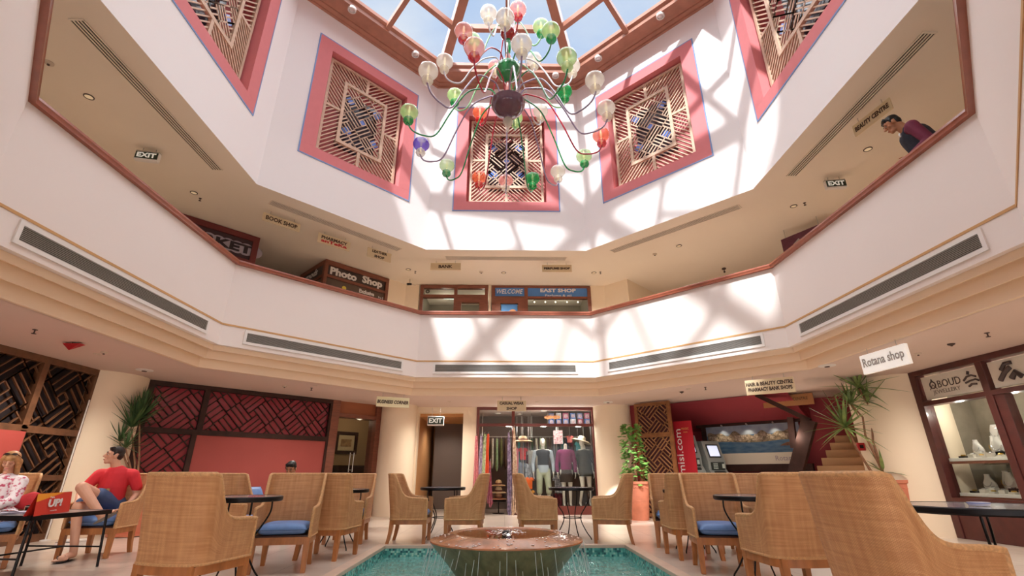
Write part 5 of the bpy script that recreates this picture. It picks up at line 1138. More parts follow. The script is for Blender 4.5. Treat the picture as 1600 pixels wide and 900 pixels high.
# ================================================================ WICKER CHAIRS
def wicker(name, c1, c2, c3):
    m = bpy.data.materials.new(name); m.use_nodes = True; n = m.node_tree.nodes; l = m.node_tree.links.new; bs = n['Principled BSDF']
    uv = n.new('ShaderNodeUVMap'); uv.uv_map = 'UVMap'; sp = n.new('ShaderNodeSeparateXYZ'); l(uv.outputs[0], sp.inputs[0])
    def sn(sock, f, ph=0):
        a = n.new('ShaderNodeMath'); a.operation = 'MULTIPLY_ADD'; a.inputs[1].default_value = f; a.inputs[2].default_value = ph; l(sock, a.inputs[0])
        b = n.new('ShaderNodeMath'); b.operation = 'SINE'; l(a.outputs[0], b.inputs[0]); return b.outputs[0]
    def mul(a, b, op='MULTIPLY'):
        c = n.new('ShaderNodeMath'); c.operation = op; l(a, c.inputs[0]); l(b, c.inputs[1]); return c.outputs[0]
    FU, FV = 2*pi/.0075, 2*pi/.0052
    su, sv = sn(sp.outputs[0], FU), sn(sp.outputs[1], FV)
    su2, sv2 = sn(sp.outputs[0], FU/2), sn(sp.outputs[1], FV/2)
    h = mul(mul(su2, sv2), mul(su, sv, 'MAXIMUM'), 'ADD')
    ab = n.new('ShaderNodeMapRange'); ab.inputs[1].default_value = -1.4; ab.inputs[2].default_value = 1.4; l(h, ab.inputs[0])
    nz = n.new('ShaderNodeTexNoise'); nz.inputs['Scale'].default_value = 1.0; nz.inputs['Detail'].default_value = 4
    mp = n.new('ShaderNodeMapping'); mp.inputs['Scale'].default_value = (28, 2.2, 1); l(uv.outputs[0], mp.inputs[0]); l(mp.outputs[0], nz.inputs['Vector'])
    nz2 = n.new('ShaderNodeTexNoise'); nz2.inputs['Scale'].default_value = 1.0; nz2.inputs['Detail'].default_value = 3
    mp2 = n.new('ShaderNodeMapping'); mp2.inputs['Scale'].default_value = (3, 60, 1); l(uv.outputs[0], mp2.inputs[0]); l(mp2.outputs[0], nz2.inputs['Vector'])
    av = n.new('ShaderNodeMath'); av.operation = 'ADD'; l(nz.outputs['Fac'], av.inputs[0]); l(nz2.outputs['Fac'], av.inputs[1]); hf = n.new('ShaderNodeMath'); hf.operation = 'MULTIPLY'; hf.inputs[1].default_value = .5; l(av.outputs[0], hf.inputs[0])
    cr = n.new('ShaderNodeValToRGB'); e = cr.color_ramp.elements; e[0].position = .38; e[0].color = (*lin(c1), 1); e[1].position = .62; e[1].color = (*lin(c2), 1); l(hf.outputs[0], cr.inputs[0])
    mx = n.new('ShaderNodeMix'); mx.data_type = 'RGBA'; mx.blend_type = 'MIX'; mx.inputs[6].default_value = (*lin(c3), 1); l(ab.outputs[0], mx.inputs[0]); l(cr.outputs[0], mx.inputs[7]); l(mx.outputs[2], bs.inputs['Base Color'])
    bp = n.new('ShaderNodeBump'); bp.inputs['Strength'].default_value = .45; bp.inputs['Distance'].default_value = .004; l(ab.outputs[0], bp.inputs['Height']); l(bp.outputs[0], bs.inputs['Normal'])
    bs.inputs['Roughness'].default_value = .5; return m
WK = wicker('woven_wicker', 'C08856', 'E6B27C', 'AA764C')
WKR = mat('wicker_edge_braid', 'CFA06E', .5, noise=.2, nscale=60, bump=.5, bscale=140)
def make_chair():
    t = thing('wicker_chair', 'wicker armchair', 'chair', (0, 0, 0), 'wicker armchairs round the pool tables')
    W2, YB, YF, RC = .305, -.28, .28, .11      # the seat looks along +y
    plan = [(W2-.01, YF), (W2, .1), (W2, YB+RC)]
    for i in range(1, 7): a = pi/2*i/7; plan.append((W2-RC+RC*cos(a), YB+RC-RC*sin(a)))
    plan += [(W2-RC, YB), (.1, YB-.018), (0, YB-.022)]
    plan = plan + [(-x, y) for x, y in plan[-2::-1]]
    d = [0]
    for i in range(1, len(plan)): d.append(d[-1]+hypot(plan[i][0]-plan[i-1][0], plan[i][1]-plan[i-1][1]))
    def at(s_):
        s_ *= d[-1]
        for i in range(1, len(plan)):
            if s_ <= d[i]+1e-9:
                k = (s_-d[i-1])/(d[i]-d[i-1]); return Vector((plan[i-1][0]+(plan[i][0]-plan[i-1][0])*k, plan[i-1][1]+(plan[i][1]-plan[i-1][1])*k, 0))
        return Vector((*plan[-1], 0))
    def top(p):       # height of the shell from how far back the point lies
        y = p.y
        if y < YB+RC-.02: return .95
        q_ = (y-(YB+RC-.02))/.058
        return .615 + .335*math.exp(-q_*q_*.6/(.5+.4*q_)) - .010*max(0, (y-.17)/.11)
    N = 64; B0 = .33
    def out(p): 
        c = Vector((0, -.02, 0)); return (p-c).normalized()
    def pt(s_, q, inn=0.0):
        p = at(s_); z = B0+(min(top(p), .95)-B0)*q; back = max(0, min(1, (.05-p.y)/.3))
        o = p + Vector((0, -.075*back*max(0, (z-.40))/.55, 0)) + Vector((p.x*.05*(z-.33)/.6, 0, 0)); o -= out(p)*inn; o.z = z; return o
    m = MB(); G = d[-1]
    m.grid(lambda a, b: pt(a, b), N, 12, (G, .62)); m.grid(lambda a, b: pt(a, b, .032), N, 12, (G, .62))
    m.grid(lambda a, b: pt(0, b, .032*a), 1, 12, (.03, .4)); m.grid(lambda a, b: pt(1, b, .032*a), 1, 12, (.03, .4)); m.grid(lambda a, b: pt(a, 0, .032*b), N, 1, (G, .03))
    m.build('wicker_shell', WK, t, smooth=50)
    m = MB(); rim = [pt(0, 0, .016)] + [pt(i/N, 1, .016) for i in range(N+1)] + [pt(1, 0, .016)]
    rim = [pt(0, .0, .016), pt(0, .5, .016), pt(0, .93, .016)] + rim[1:-1] + [pt(1, .93, .016), pt(1, .5, .016), pt(1, 0, .016)]
    m.tube(rim, .0185, 8); m.build('braided_edge', WKR, t, smooth=60)
    m = MB(); m.tube([pt(i/N, 0, .005)+Vector((0, 0, .005)) for i in range(N+1)], .011, 6); m.build('lower_braid', WKR, t, smooth=60)
    m = MB(); ap = [(pt(i/N, 0, .012), pt(i/N, 0, .04)) for i in range(N+1)]
    m.grid(lambda a, b: ap[round(a*N)][0]+Vector((0, 0, -.065*b)), N, 1); m.grid(lambda a, b: ap[round(a*N)][1]+Vector((0, 0, -.065*b)), N, 1); m.grid(lambda a, b: ap[round(a*N)][0].lerp(ap[round(a*N)][1], b)+Vector((0, 0, -.065)), N, 1)
    m.bx(-.27, .27, .245, .275, .265, .335); m.build('apron', WOODL, t, smooth=40)
    m = MB(); m.bx(-.265, .265, -.25, .245, .32, .35); m.build('seat_deck', WOODD, t)
    for sx_ in (-1, 1):
        m = MB(); m.M = T((sx_*.262, .25, 0)); m.add([(-.023, -.023, 0), (.023, -.023, 0), (.023, .023, 0), (-.023, .023, 0), (-.030, -.030, .33), (.030, -.030, .33), (.030, .030, .33), (-.030, .030, .33)], [(3,2,1,0), (4,5,6,7), (0,1,5,4), (1,2,6,5), (2,3,7,6), (3,0,4,7)]); m.build('leg', WOODL, t, bevel=.004)
        m = MB(); vs = []; K = 6
        for i in range(K+1):
            z = .33*i/K; b = (1-i/K)**2; x = sx_*(.235+.01*b); y = -.235-.05*b; h_ = .021+.009*i/K; vs += [(x-h_, y-h_, z), (x+h_, y-h_, z), (x+h_, y+h_, z), (x-h_, y+h_, z)]
        m.add(vs, [(3,2,1,0), tuple(4*K+j for j in range(4))] + [(4*i+j, 4*i+(j+1) % 4, 4*i+4+(j+1) % 4, 4*i+4+j) for i in range(K) for j in range(4)]); m.build('leg', WOODL, t, smooth=40)
    def cz(a, b):
        x = -1+2*a; y = -1+2*b; return x, y
    m = MB(); 
    def cush(a, b, top_=True):
        x, y = -1+2*a, -1+2*b; e = (1-abs(x)**6)*(1-abs(y)**6); e = max(0, e)**.35
        return Vector((x*.245, y*.24+.02, .405+(.055 if top_ else -.055)*e+(.012 if top_ else 0)*(1-x*x)*(1-y*y)))
    m.grid(lambda a, b: cush(a, b, True), 24, 24); m.grid(lambda a, b: cush(a, b, False), 24, 24); m.build('cushion', BLUEC, t, smooth=60)
    m = MB(); m.tube([cush(*p_) for p_ in [(0, i/12) for i in range(12)] + [(i/12, 1) for i in range(12)] + [(1, 1-i/12) for i in range(12)] + [(1-i/12, 0) for i in range(12)]], .006, 6, closed=True); m.build('piping', mat('piping_blue', '50709E', .5), t, smooth=60)
    return t
chair0 = make_chair(); used = [False]
def chair(x, y, deg, label):
    """deg: heading of the seat, 0 looks along +y, positive turns clockwise"""
    M = T((x, y, 0)) @ RZ(-radians(deg))
    if not used[0]: used[0] = True; chair0.matrix_world = M; chair0['label'] = label; return chair0
    return dup(chair0, M, label=label)
chair(-2.47, 4.30, 14, 'wicker armchair seen from behind, largest of the chairs left of the pool')
chair(-2.42, 5.90, 168, 'wicker armchair with blue cushion facing us, nearest round table left of the pool')
chair(-2.22, 6.72, 8, 'wicker armchair seen from behind, second from the front in the left row')
chair(-2.40, 8.12, 176, 'wicker armchair facing us, half hidden beyond the second table of the left row')
chair(-2.95, 9.75, 232, 'wicker armchair by the business corner doorway, rearmost of the left row')
chair(-4.05, 8.30, 82, 'wicker armchair seen side-on by the red wall, with a blue scatter cushion')
chair(-3.35, 6.70, 100, 'wicker armchair turned side-on behind the largest chair of the left row')
chair(-1.44, 8.07, 90, 'wicker armchair seen side-on facing right, left of the corridor table')
chair(-.62, 8.02, -90, 'wicker armchair seen side-on facing left, in front of the hanging sarongs')
chair(.48, 8.02, 90, 'wicker armchair seen side-on facing right, in front of the mannequin window')
chair(1.62, 8.02, -78, 'wicker armchair seen side-on facing left, beside the leafy potted climber')
chair(2.45, 7.62, 196, 'wicker armchair with blue cushion in front of the brown wooden screen')
chair(2.33, 6.66, 2, 'wicker armchair seen from behind, in front of the red web banner')
chair(2.32, 5.78, 190, 'wicker armchair with blue cushion facing us, before the cash machines')
chair(3.15, 6.95, 215, 'wicker armchair just visible behind the blue-cushioned chair by the cash machines')
chair(2.40, 4.52, -4, 'wicker armchair seen from behind under the harbour poster')
chair(2.13, 2.88, 88, 'very large wicker armchair cut by the bottom of the photo, next to the mosaic table')
chair(-5.14, 6.86, 172, 'wicker armchair in which the man in the red T-shirt sits')
chair(-5.80, 6.02, 140, 'wicker armchair with blue cushion in which the blonde woman sits')
# scatter cushion
t = thing('scatter_cushion', 'blue scatter cushion propped on the armchair by the red wall', 'cushion', T((-3.98, 8.35, .60)) @ RZ(radians(-15)) @ RY(radians(-28)))
m = MB(); m.grid(lambda a, b: Vector((.05*max(0, (1-abs(2*a-1)**4)*(1-abs(2*b-1)**4))**.6, (a-.5)*.36, (b-.5)*.36)), 16, 16); m.grid(lambda a, b: Vector((-.05*max(0, (1-abs(2*a-1)**4)*(1-abs(2*b-1)**4))**.6, (a-.5)*.36, (b-.5)*.36)), 16, 16); m.build('cover', BLUEC, t, smooth=60)
m = MB(); m.tube([(0, -.18, -.18), (0, .18, -.18), (0, .18, .18), (0, -.18, .18)], .006, 6, closed=True); m.build('piping', MT['piping_blue'], t)

# ================================================================ TABLES
def top_mat():
    m = bpy.data.materials.new('mosaic_top'); m.use_nodes = True; n = m.node_tree.nodes; l = m.node_tree.links.new; bs = n['Principled BSDF']
    t_ = n.new('ShaderNodeTexCoord'); vo = n.new('ShaderNodeTexVoronoi'); vo.inputs['Scale'].default_value = 22; l(t_.outputs['Object'], vo.inputs['Vector'])
    cr = n.new('ShaderNodeValToRGB'); cr.color_ramp.interpolation = 'CONSTANT'; e = cr.color_ramp.elements; e[0].color = (*lin('A49CA4'), 1); e[1].position = .45; e[1].color = (*lin('8A848E'), 1)
    for p_, c_ in ((.66, '5470A8'), (.78, 'B8ACA8')): q_ = e.new(p_); q_.color = (*lin(c_), 1)
    sp = n.new('ShaderNodeSeparateColor'); l(vo.outputs['Color'], sp.inputs[0]); l(sp.outputs[0], cr.inputs[0]); l(cr.outputs[0], bs.inputs['Base Color']); bs.inputs['Roughness'].default_value = .2; bs.inputs['Coat Weight'].default_value = .5; return m
MTOP = top_mat()
def table(x, y, r, label, H=.755, rot=0):
    t = thing('bistro_table', label, 'table', T((x, y, 0)) @ RZ(rot), 'round iron bistro tables')
    m = MB(); m.lathe([(r-.01, H-.045), (r, H-.035), (r, H-.006), (r-.008, H), (r-.03, H)], n=48, cap=False); m.lathe([(r-.01, H-.045), (0, H-.045)], n=48, cap=False); m.build('table_rim', IRON, t, smooth=40)
    m = MB(); m.lathe([(0, H-.002), (r-.03, H-.002), (r-.03, H-.01)], n=48, cap=False); m.build('mosaic_top', MTOP, t)
    for k in range(4):
        a = k*pi/2+pi/4; e = Vector((cos(a), sin(a), 0)); P = [(r*.80, H-.04), (r*.80, H-.15), (r*.62, H-.28), (r*.40, H-.40), (r*.40, H-.50), (r*.60, H-.64), (r*.78, .03), (r*.80, 0)]
        m = MB(); pts = []
        for i in range(len(P)-1):
            p0 = P[max(i-1, 0)]; p1 = P[i]; p2 = P[i+1]; p3 = P[min(i+2, len(P)-1)]
            for q_ in range(4):
                u = q_/4; f = lambda a, b, c, d: .5*((2*b)+(-a+c)*u+(2*a-5*b+4*c-d)*u*u+(-a+3*b-3*c+d)*u**3); pts.append(e*f(p0[0], p1[0], p2[0], p3[0])+Vector((0, 0, max(.006, f(p0[1], p1[1], p2[1], p3[1])))))
        pts.append(e*P[-1][0]+Vector((0, 0, .006))); m.tube(pts, .0085, 8); m.build('leg', IRON, t, smooth=60)
    m = MB(); m.tube([(r*.40*cos(i*pi/12), r*.40*sin(i*pi/12), H-.45) for i in range(24)], .007, 6, closed=True); m.build('ring_brace', IRON, t, smooth=60)
    return t
table(-2.56, 5.06, .37, 'round black bistro table beside the largest left-row chair')
table(-2.33, 7.42, .37, 'round black bistro table second from the front in the left row')
table(-1.03, 8.55, .37, 'round black bistro table between side-on chairs before the corridor')
table(1.07, 8.42, .37, 'round black bistro table in front of the mannequin window', rot=.35)
table(2.52, 7.12, .34, 'round black bistro table in front of the wooden screen')
table(2.46, 5.20, .36, 'round black bistro table in front of the blue-cushioned chair by the cash machines')
table(3.22, 3.52, .50, 'round black bistro table with an ashtray at the right edge of the photo')
t = thing('ashtray', 'small white ashtray on the mosaic table at the right edge', 'ashtray', pix(1530, 790, z=.757))
m = MB(); m.lathe([(.055, 0), (.062, .022), (.055, .022), (.045, .008), (0, .007)], n=28); m.build('dish', mat('porcelain', 'C8CCDC', .15, coat=.6), t, smooth=40)
m = MB(); m.lathe([(.0625, .014), (.0628, .018)], n=28, cap=False); m.build('blue_rim', mat('porcelain_blue', '7C92C8', .2), t)
# rectangular low table on the left
t = thing('mosaic_coffee_table', 'rectangular black iron table with pale mosaic top before the seated couple', 'table', (0, 0, 0))
c = [Vector((-4.62, 5.21)), Vector((-4.53, 6.10)), Vector((-5.40, 6.16)), Vector((-5.50, 5.28))]; ctr = sum(c, Vector((0, 0)))/4
t.location = (ctr.x, ctr.y, 0); c = [p_-ctr for p_ in c]; HT = .575
m = MB()
for i in range(4):
    a, b = c[i], c[(i+1) % 4]; m.bar((a.x, a.y, HT-.022), (b.x, b.y, HT-.022), .03, .044, (0, 0, 1))
m.build('table_rim', IRON, t)
m = MB(); m.quad(*[(p_.x*.985, p_.y*.985, HT-.002) for p_ in c]); m.quad(*[(p_.x*.985, p_.y*.985, HT-.02) for p_ in c]); m.build('mosaic_top', mat('pale_mosaic', 'A8A09C', .3, col2='5C5856', nscale=26, coat=.4), t)
for p_ in c:
    m = MB(); m.tube([(p_.x*.95, p_.y*.95, HT-.03), (p_.x*1.02, p_.y*1.02, .0)], .013, 8); m.build('leg', IRON, t, smooth=60)
m = MB()
for a, b in ((c[1], c[2]), (c[0], c[3])): m.tube([(a.x*.98, a.y*.98, .2), (b.x*.98, b.y*.98, .2)], .009, 6)
a, b = (c[0]+c[3])/2*.98, (c[1]+c[2])/2*.98; m.tube([(a.x, a.y, .2), (b.x, b.y, .2)], .009, 6); m.build('stretcher', IRON, t)
# ================================================================ PLANTS
TERRA = mat('terracotta', 'CE7F62', .7, noise=.12, nscale=6, bump=.05)
SOIL = mat('soil', '3A2A20', .9, bump=.5, bscale=40)
BARK = mat('plant_stem', '8A6248', .7, noise=.3, nscale=20, bump=.3, bscale=30)
LEAFD = mat('leaf_dark', '3E5A36', .5, col2='5C7C44', nscale=6); LEAFY = mat('leaf_yucca', '56703A', .45, col2='93A460', nscale=9); LEAFB = mat('leaf_bright', '5E8C3C', .5, col2='86B45A', nscale=9)
def pot(x, y, r0, r1, h, label, saucer=True, z=0.0):
    t = thing('plant_pot', label, 'plant pot', T((x, y, z)), 'terracotta plant pots')
    m = MB(); m.lathe([(r0, .02 if saucer else 0), (r1, h-.06), (r1+.02, h-.05), (r1+.025, h), (r1-.02, h), (r1-.03, h-.08), (0, h-.08)], n=40, cap=False); m.lathe([(0, .0), (r0, .0), (r0, .03)], n=40, cap=False); m.build('pot', TERRA, t, smooth=35)
    m = MB(); m.tube([((r1*.985)*cos(a), (r1*.985)*sin(a), h-.13+.012*sin(a*9)) for a in [i*pi/40 for i in range(80)]], .006, 5, closed=True)
    m.tube([((r0+(r1-r0)*.5)*1.005*cos(a), (r0+(r1-r0)*.5)*1.005*sin(a), h*.5) for a in [i*pi/20 for i in range(40)]], .005, 5, closed=True); m.build('relief_band', TERRA, t)
    if saucer: m = MB(); m.lathe([(r0, 0), (r0+.07, .012), (r0+.08, .045), (r0+.065, .045), (r0+.05, .02), (0, .02)], n=40, cap=False); m.build('saucer', TERRA, t, smooth=40)
    m = MB(); m.lathe([(0, h-.072), (r1-.028, h-.075)], n=32, cap=False); m.build('soil', SOIL, t); return t
def blade(m, base, d, ln, wd, droop, up=Vector((0, 0, 1))):
    d = d.normalized(); s_ = d.cross(up); s_ = s_.normalized() if s_.length > .05 else Vector((1, 0, 0)); vs = []; N = 6
    for i in range(N+1):
        k = i/N; p = base + d*ln*k + Vector((0, 0, -droop*ln*k*k)); w_ = wd*(.35+.65*sin(pi*min(1, k*1.15+.12)))*(1 if i < N else .05); n_ = s_.cross(d).normalized()
        vs += [p - s_*w_/2 + n_*w_*.18, p, p + s_*w_/2 + n_*w_*.18]
    m.add(vs, [(3*i+j, 3*i+j+1, 3*i+4+j, 3*i+3+j) for i in range(N) for j in (0, 1)])
def rosette(m, c, n, ln, wd, lo=-20, hi=85, droop=.15, rnd=random):
    for i in range(n):
        az = i*2.39996+rnd.uniform(-.2, .2); el = radians(lo+(hi-lo)*((i+.5)/n)**.9+rnd.uniform(-6, 6)); l_ = ln*rnd.uniform(.75, 1.1)
        blade(m, Vector(c), Vector((cos(az)*cos(el), sin(az)*cos(el), sin(el))), l_, wd, droop*(1-sin(max(0, el))))
random.seed(11)
# left spiky dracaena behind the man
x, y = -6.25, 8.95; pot(x, y, .22, .30, .62, 'terracotta pot behind the man in the red T-shirt')
t = thing('dracaena', 'tall spiky dracaena standing behind the man in the red T-shirt', 'plant', (x, y, .54))
heads = [pix(205, 668, y=8.95)-Vector((x, y, .54)), pix(186, 690, y=8.9)-Vector((x, y, .54)), pix(218, 655, y=9.0)-Vector((x, y, .54)), pix(196, 700, y=8.8)-Vector((x, y, .54))]
m = MB()
for h_ in heads: m.tube([(h_.x*.1, h_.y*.1, -.0), (h_.x*.5+.02, h_.y*.5, h_.z*.5), tuple(h_)], [.02, .016, .012], 8)
m.build('stems', BARK, t, smooth=60)
m = MB()
for i, h_ in enumerate(heads): rosette(m, h_, (80, 34, 70, 24)[i], (.60, .42, .58, .38)[i], .036, (22, 10, 25, -10)[i], 88, .10)
m.build('leaves', mat('leaf_dracaena', '36502F', .5, col2='4F6E3C', nscale=8), t, smooth=60)
# right yucca
pyu = pix(1415, 834, z=0); x, y = pyu.x, pyu.y; pot(x, y, .25, .31, .86, 'big terracotta pot of the leaning yucca by the right column')
t = thing('yucca', 'tall leaning yucca with thin bare stems and spiky leaf heads by the right column', 'plant', (x, y, .78)); o3 = Vector((x, y, .78))
def yp(u, v, dy=0.0): return pix(u, v, y=y+dy)-o3
st_ = [[yp(1392, 756), yp(1378, 735), yp(1364, 690), yp(1361, 640), yp(1342, 607, -.2)], [yp(1392, 758), yp(1375, 728), yp(1352, 680), yp(1348, 652), yp(1330, 632, -.1)], [yp(1388, 757), yp(1360, 735), yp(1338, 700), yp(1323, 668, -.2)], [yp(1396, 756), yp(1398, 748), yp(1399, 744)], [yp(1392, 757), yp(1382, 744), yp(1380, 738)]]
m = MB()
for s_ in st_: m.tube(s_, [.028, .024, .018, .016, .014][:len(s_)], 8)
m.build('stems', BARK, t, smooth=60)
m = MB()
for h_, n_, l_ in ((yp(1341, 606, -.2), 26, .72), (yp(1356, 628, -.1), 16, .55), (yp(1330, 632, -.1), 22, .5), (yp(1321, 668, -.2), 34, .70), (yp(1381, 738), 10, .5)): rosette(m, h_, n_, l_, .058, -35, 80, .12)
m.build('leaves', LEAFY, t, smooth=60)
# leafy climber on a pole, front right
x, y = 3.02, 11.75; pot(x, y, .20, .27, .80, 'terracotta pot of the leafy climber in front of the brown wooden screen', saucer=False)
t = thing('climbing_plant', 'leafy green climbing plant on a moss pole beside the wooden screen', 'plant', (x, y, .72))
m = MB(); m.tube([(0, 0, 0), (0, 0, 1.05)], .035, 10); m.build('moss_pole', BARK, t, smooth=60)
m = MB()
for i in range(330):
    z = random.uniform(.0, 1.36); r = (.27-.12*z/1.3)*random.uniform(.55, 1.15); az = random.uniform(0, 2*pi); c = Vector((r*cos(az)-.03*z, r*sin(az), z))
    d = Vector((cos(az), sin(az), random.uniform(-.9, .4))).normalized(); s_ = d.cross(Vector((0, 0, 1))).normalized(); n_ = s_.cross(d); L_ = random.uniform(.08, .15); W_ = L_*.42
    m.add([c, c+d*L_*.35+s_*W_-n_*.01, c+d*L_*.75+s_*W_*.7-n_*.015, c+d*L_, c+d*L_*.75-s_*W_*.7-n_*.015, c+d*L_*.35-s_*W_-n_*.01, c+d*L_*.5+n_*.012], [(0, 1, 6), (1, 2, 6), (2, 3, 6), (3, 4, 6), (4, 5, 6), (5, 0, 6)])
m.build('leaves', LEAFB, t, smooth=40)
# foliage on the gallery right
p = pix(945, 492, z=4.75, ) ; t = thing('gallery_plant', 'dark leaf tips of a plant showing over the handrail beside the east shop', 'plant', (2.95, 11.35, 3.6))
m = MB(); m.lathe([(.16, 0), (.2, .5), (.18, .5), (.17, .45), (0, .45)], n=24); m.build('pot', TERRA, t, smooth=40)
m = MB()
rosette(m, (0, 0, .6), 26, .75, .07, 5, 70, .45); rosette(m, (.25, -.05, .75), 12, .5, .05, 20, 80, .3); m.build('leaves', LEAFD, t, smooth=60)
m = MB(); m.tube([(0, 0, .45), (0, 0, .62)], .03); m.tube([(0, 0, .5), (.25, -.05, .76)], .015); m.build('stem', BARK, t)

# ================================================================ PEOPLE
SKIN = mat('skin', 'D8A488', .5, noise=.05, nscale=8); SKIN2 = mat('skin_tan', 'B07A58', .5, noise=.05, nscale=8)
def V(*a): return Vector(a)
def head(parent, c, yaw, pitch=0.0, skin=SKIN, hair='short', hairm=None, s=1.0, roll=0.0, part='head'):
    """head of height .23, centre c, face along +y after turning; returns its matrix"""
    M = T(Vector(c)) @ RZ(yaw) @ RX(pitch) @ RY(roll) @ Matrix.Scale(s, 4)
    return M
def head_caps(M, fem=False):
    f = lambda *a: M @ V(*a); R3 = M.to_3x3().normalized().to_4x4(); balls = []; caps = []; s = M.to_scale().x
    def cp(a, b, ra, rb): caps.append((f(*a), f(*b), ra*s, rb*s, 12))
    balls.append((f(0, -.012, .035), (.074*s, .092*s, .085*s), R3)); j = .82 if fem else 1.0; cp((0, .015, .02), (0, .030, -.052), .062*(j*.3+.7), .043*j); cp((-.013*j, .058, -.074+.008*fem), (.013*j, .058, -.074+.008*fem), .024*j, .024*j)
    cp((0, .078, .034), (0, .104, -.006), .009, .0135*(j*.5+.5)); cp((-.011, .092, -.012), (.011, .092, -.012), .010*j, .010*j)   # nose
    cp((-.042, .068, .040), (.042, .068, .040), .012, .012); cp((-.018, .082, -.042), (.018, .082, -.042), .0085, .0085); cp((-.014, .081, -.053), (.014, .081, -.053), .009, .009)
    cp((-.040, .050, -.008), (-.03, .056, -.022), .019, .016); cp((.040, .050, -.008), (.03, .056, -.022), .019, .016)
    for s_ in (-1, 1): balls.append((f(s_*.078, -.01, .0), (.010*s, .020*s, .031*s), R3))
    return caps, balls
def face_parts(parent, M, browm, lips='A8584E', closed=False):
    f = lambda *a: M @ V(*a); s = M.to_scale().x
    m = MB()
    if closed:
        for s_ in (-1, 1): m.tube([f(s_*.016, .082, .014), f(s_*.030, .0835, .009), f(s_*.045, .075, .014)], .0026*s, 6)
        m.build('eyelashes', mat('iris_dark', '2E2018', .2), parent, smooth=80)
    else:
        for s_ in (-1, 1): m.ball(f(s_*.030, .0735, .018), (.0115*s, .0085*s, .0065*s), 12, 8)
        m.build('eyes', mat('eye_white', 'D8CCC2', .3), parent, smooth=80)
        m = MB()
        for s_ in (-1, 1): m.ball(f(s_*.030, .0800, .017), .0048*s, 10, 6); m.tube([f(s_*.018, .079, .022), f(s_*.030, .084, .0255), f(s_*.043, .075, .022)], .0022*s, 6)
        m.build('irises', mat('iris_dark', '2E2018', .2), parent, smooth=80)
    m = MB()
    for s_ in (-1, 1): m.tube([f(s_*.014, .0825, .044), f(s_*.030, .0815, .051), f(s_*.048, .070, .046)], .0045*s, 6)
    m.build('eyebrows', browm, parent, smooth=80)
    m = MB(); m.tube([f(-.024, .082, -.047), f(0, .0935, -.046), f(.024, .082, -.047)], [.003*s, .0065*s, .003*s], 6); m.build('lips', mat('lips_'+lips, lips, .4), parent, smooth=80)
HAIRD = mat('hair_dark_brown', '2A1C17', .55, noise=.4, nscale=40); HAIRB = mat('hair_black', '17130F', .5, noise=.3, nscale=40); HAIRL = mat('hair_blonde', 'B88858', .5, noise=.3, nscale=25)
def short_hair(parent, M, hm):
    f = lambda *a: M @ V(*a); R3 = M.to_3x3().normalized().to_4x4(); s = M.to_scale().x
    balls = [(f(0, -.022, .065), (.080*s, .092*s, .068*s), R3), (f(0, -.055, .02), (.074*s, .055*s, .07*s), R3)]
    caps = [(f(-.046, .040, .098), f(.046, .042, .10), .020*s, .022*s, 10), (f(-.074, .0, .05), (f(-.074, .015, .02)), .014*s, .010*s, 8), (f(.074, 0, .05), f(.074, .015, .02), .014*s, .010*s, 8)]
    for i in range(10): a = -1.0+.2*i; caps.append((f(.05*a, .035, .112), f(.056*a+.006, .060, .100+.006*(i % 2)), .014*s, .008*s, 6))
    body('hair', caps, balls, hm, parent, .006, 2)
def limb(c, pts, rs):
    for i in range(len(pts)-1): c.append((V(*pts[i]), V(*pts[i+1]), rs[i], rs[i+1], 12))

# --- man in the red T-shirt, sitting with crossed legs, looking left
P = thing('person', 'person in a red T-shirt and blue shorts sitting cross-legged, looking to the left', 'person', T((-5.26, 6.90, 0)) @ RZ(radians(25)))
# local: x right in the photo, -y towards the camera
hd = V(-.02, .0, 1.175); M = head(P, hd, radians(110), radians(4))
caps, balls = head_caps(M); NK = M @ V(0, -.03, -.05)
limb(caps, [tuple(NK), (.05, .05, .98)], [.054, .062])
limb(caps, [(.03, .12, .58), (.05, .08, .78), (.05, .06, .93)], [.155, .145, .13]); limb(caps, [(-.12, .05, .95), (.22, .07, .95)], [.062, .062])
limb(caps, [(-.13, .04, .95), (-.25, -.03, .72), (-.20, -.24, .60)], [.055, .042, .032])          # right arm forward onto the thigh
hand(caps, (-.20, -.24, .60), (.35, -.6, -.2), (1, 0, 0), 1.0, .25, pal=(0, -.3, -1))
limb(caps, [(.24, .06, .95), (.33, .10, .70), (.27, -.08, .52)], [.055, .043, .033])                 # left arm hanging over the armrest
hand(caps, (.27, -.08, .52), (-.2, -.45, -.85), (-1, 0, 0), 1.0, .3, pal=(-.5, 0, -.2))
limb(caps, [(-.09, .10, .54), (-.15, -.38, .58), (-.05, -.44, .12), (-.05, -.43, .09)], [.092, .060, .040, .040])   # standing leg (his right)
limb(caps, [(-.05, -.41, .07), (-.12, -.57, .045)], [.040, .032])
for j in range(5): limb(caps, [(-.155+.022*j, -.57+.012*abs(j-1), .035), (-.175+.022*j, -.625+.018*abs(j-1), .028)], [.013, .011])
limb(caps, [(.10, .10, .56), (-.17, -.36, .80), (.12, -.44, .48), (.14, -.44, .46)], [.095, .066, .042, .038])    # crossed leg over it
limb(caps, [(.13, -.44, .45), (.24, -.50, .52)], [.038, .03])
for j in range(5): limb(caps, [(.235, -.47-.018*j, .515), (.275, -.48-.018*j, .545)], [.012, .010])
body('body', caps, balls, SKIN, P, .0065, 2)
face_parts(P, M, HAIRD); short_hair(P, M, HAIRD)
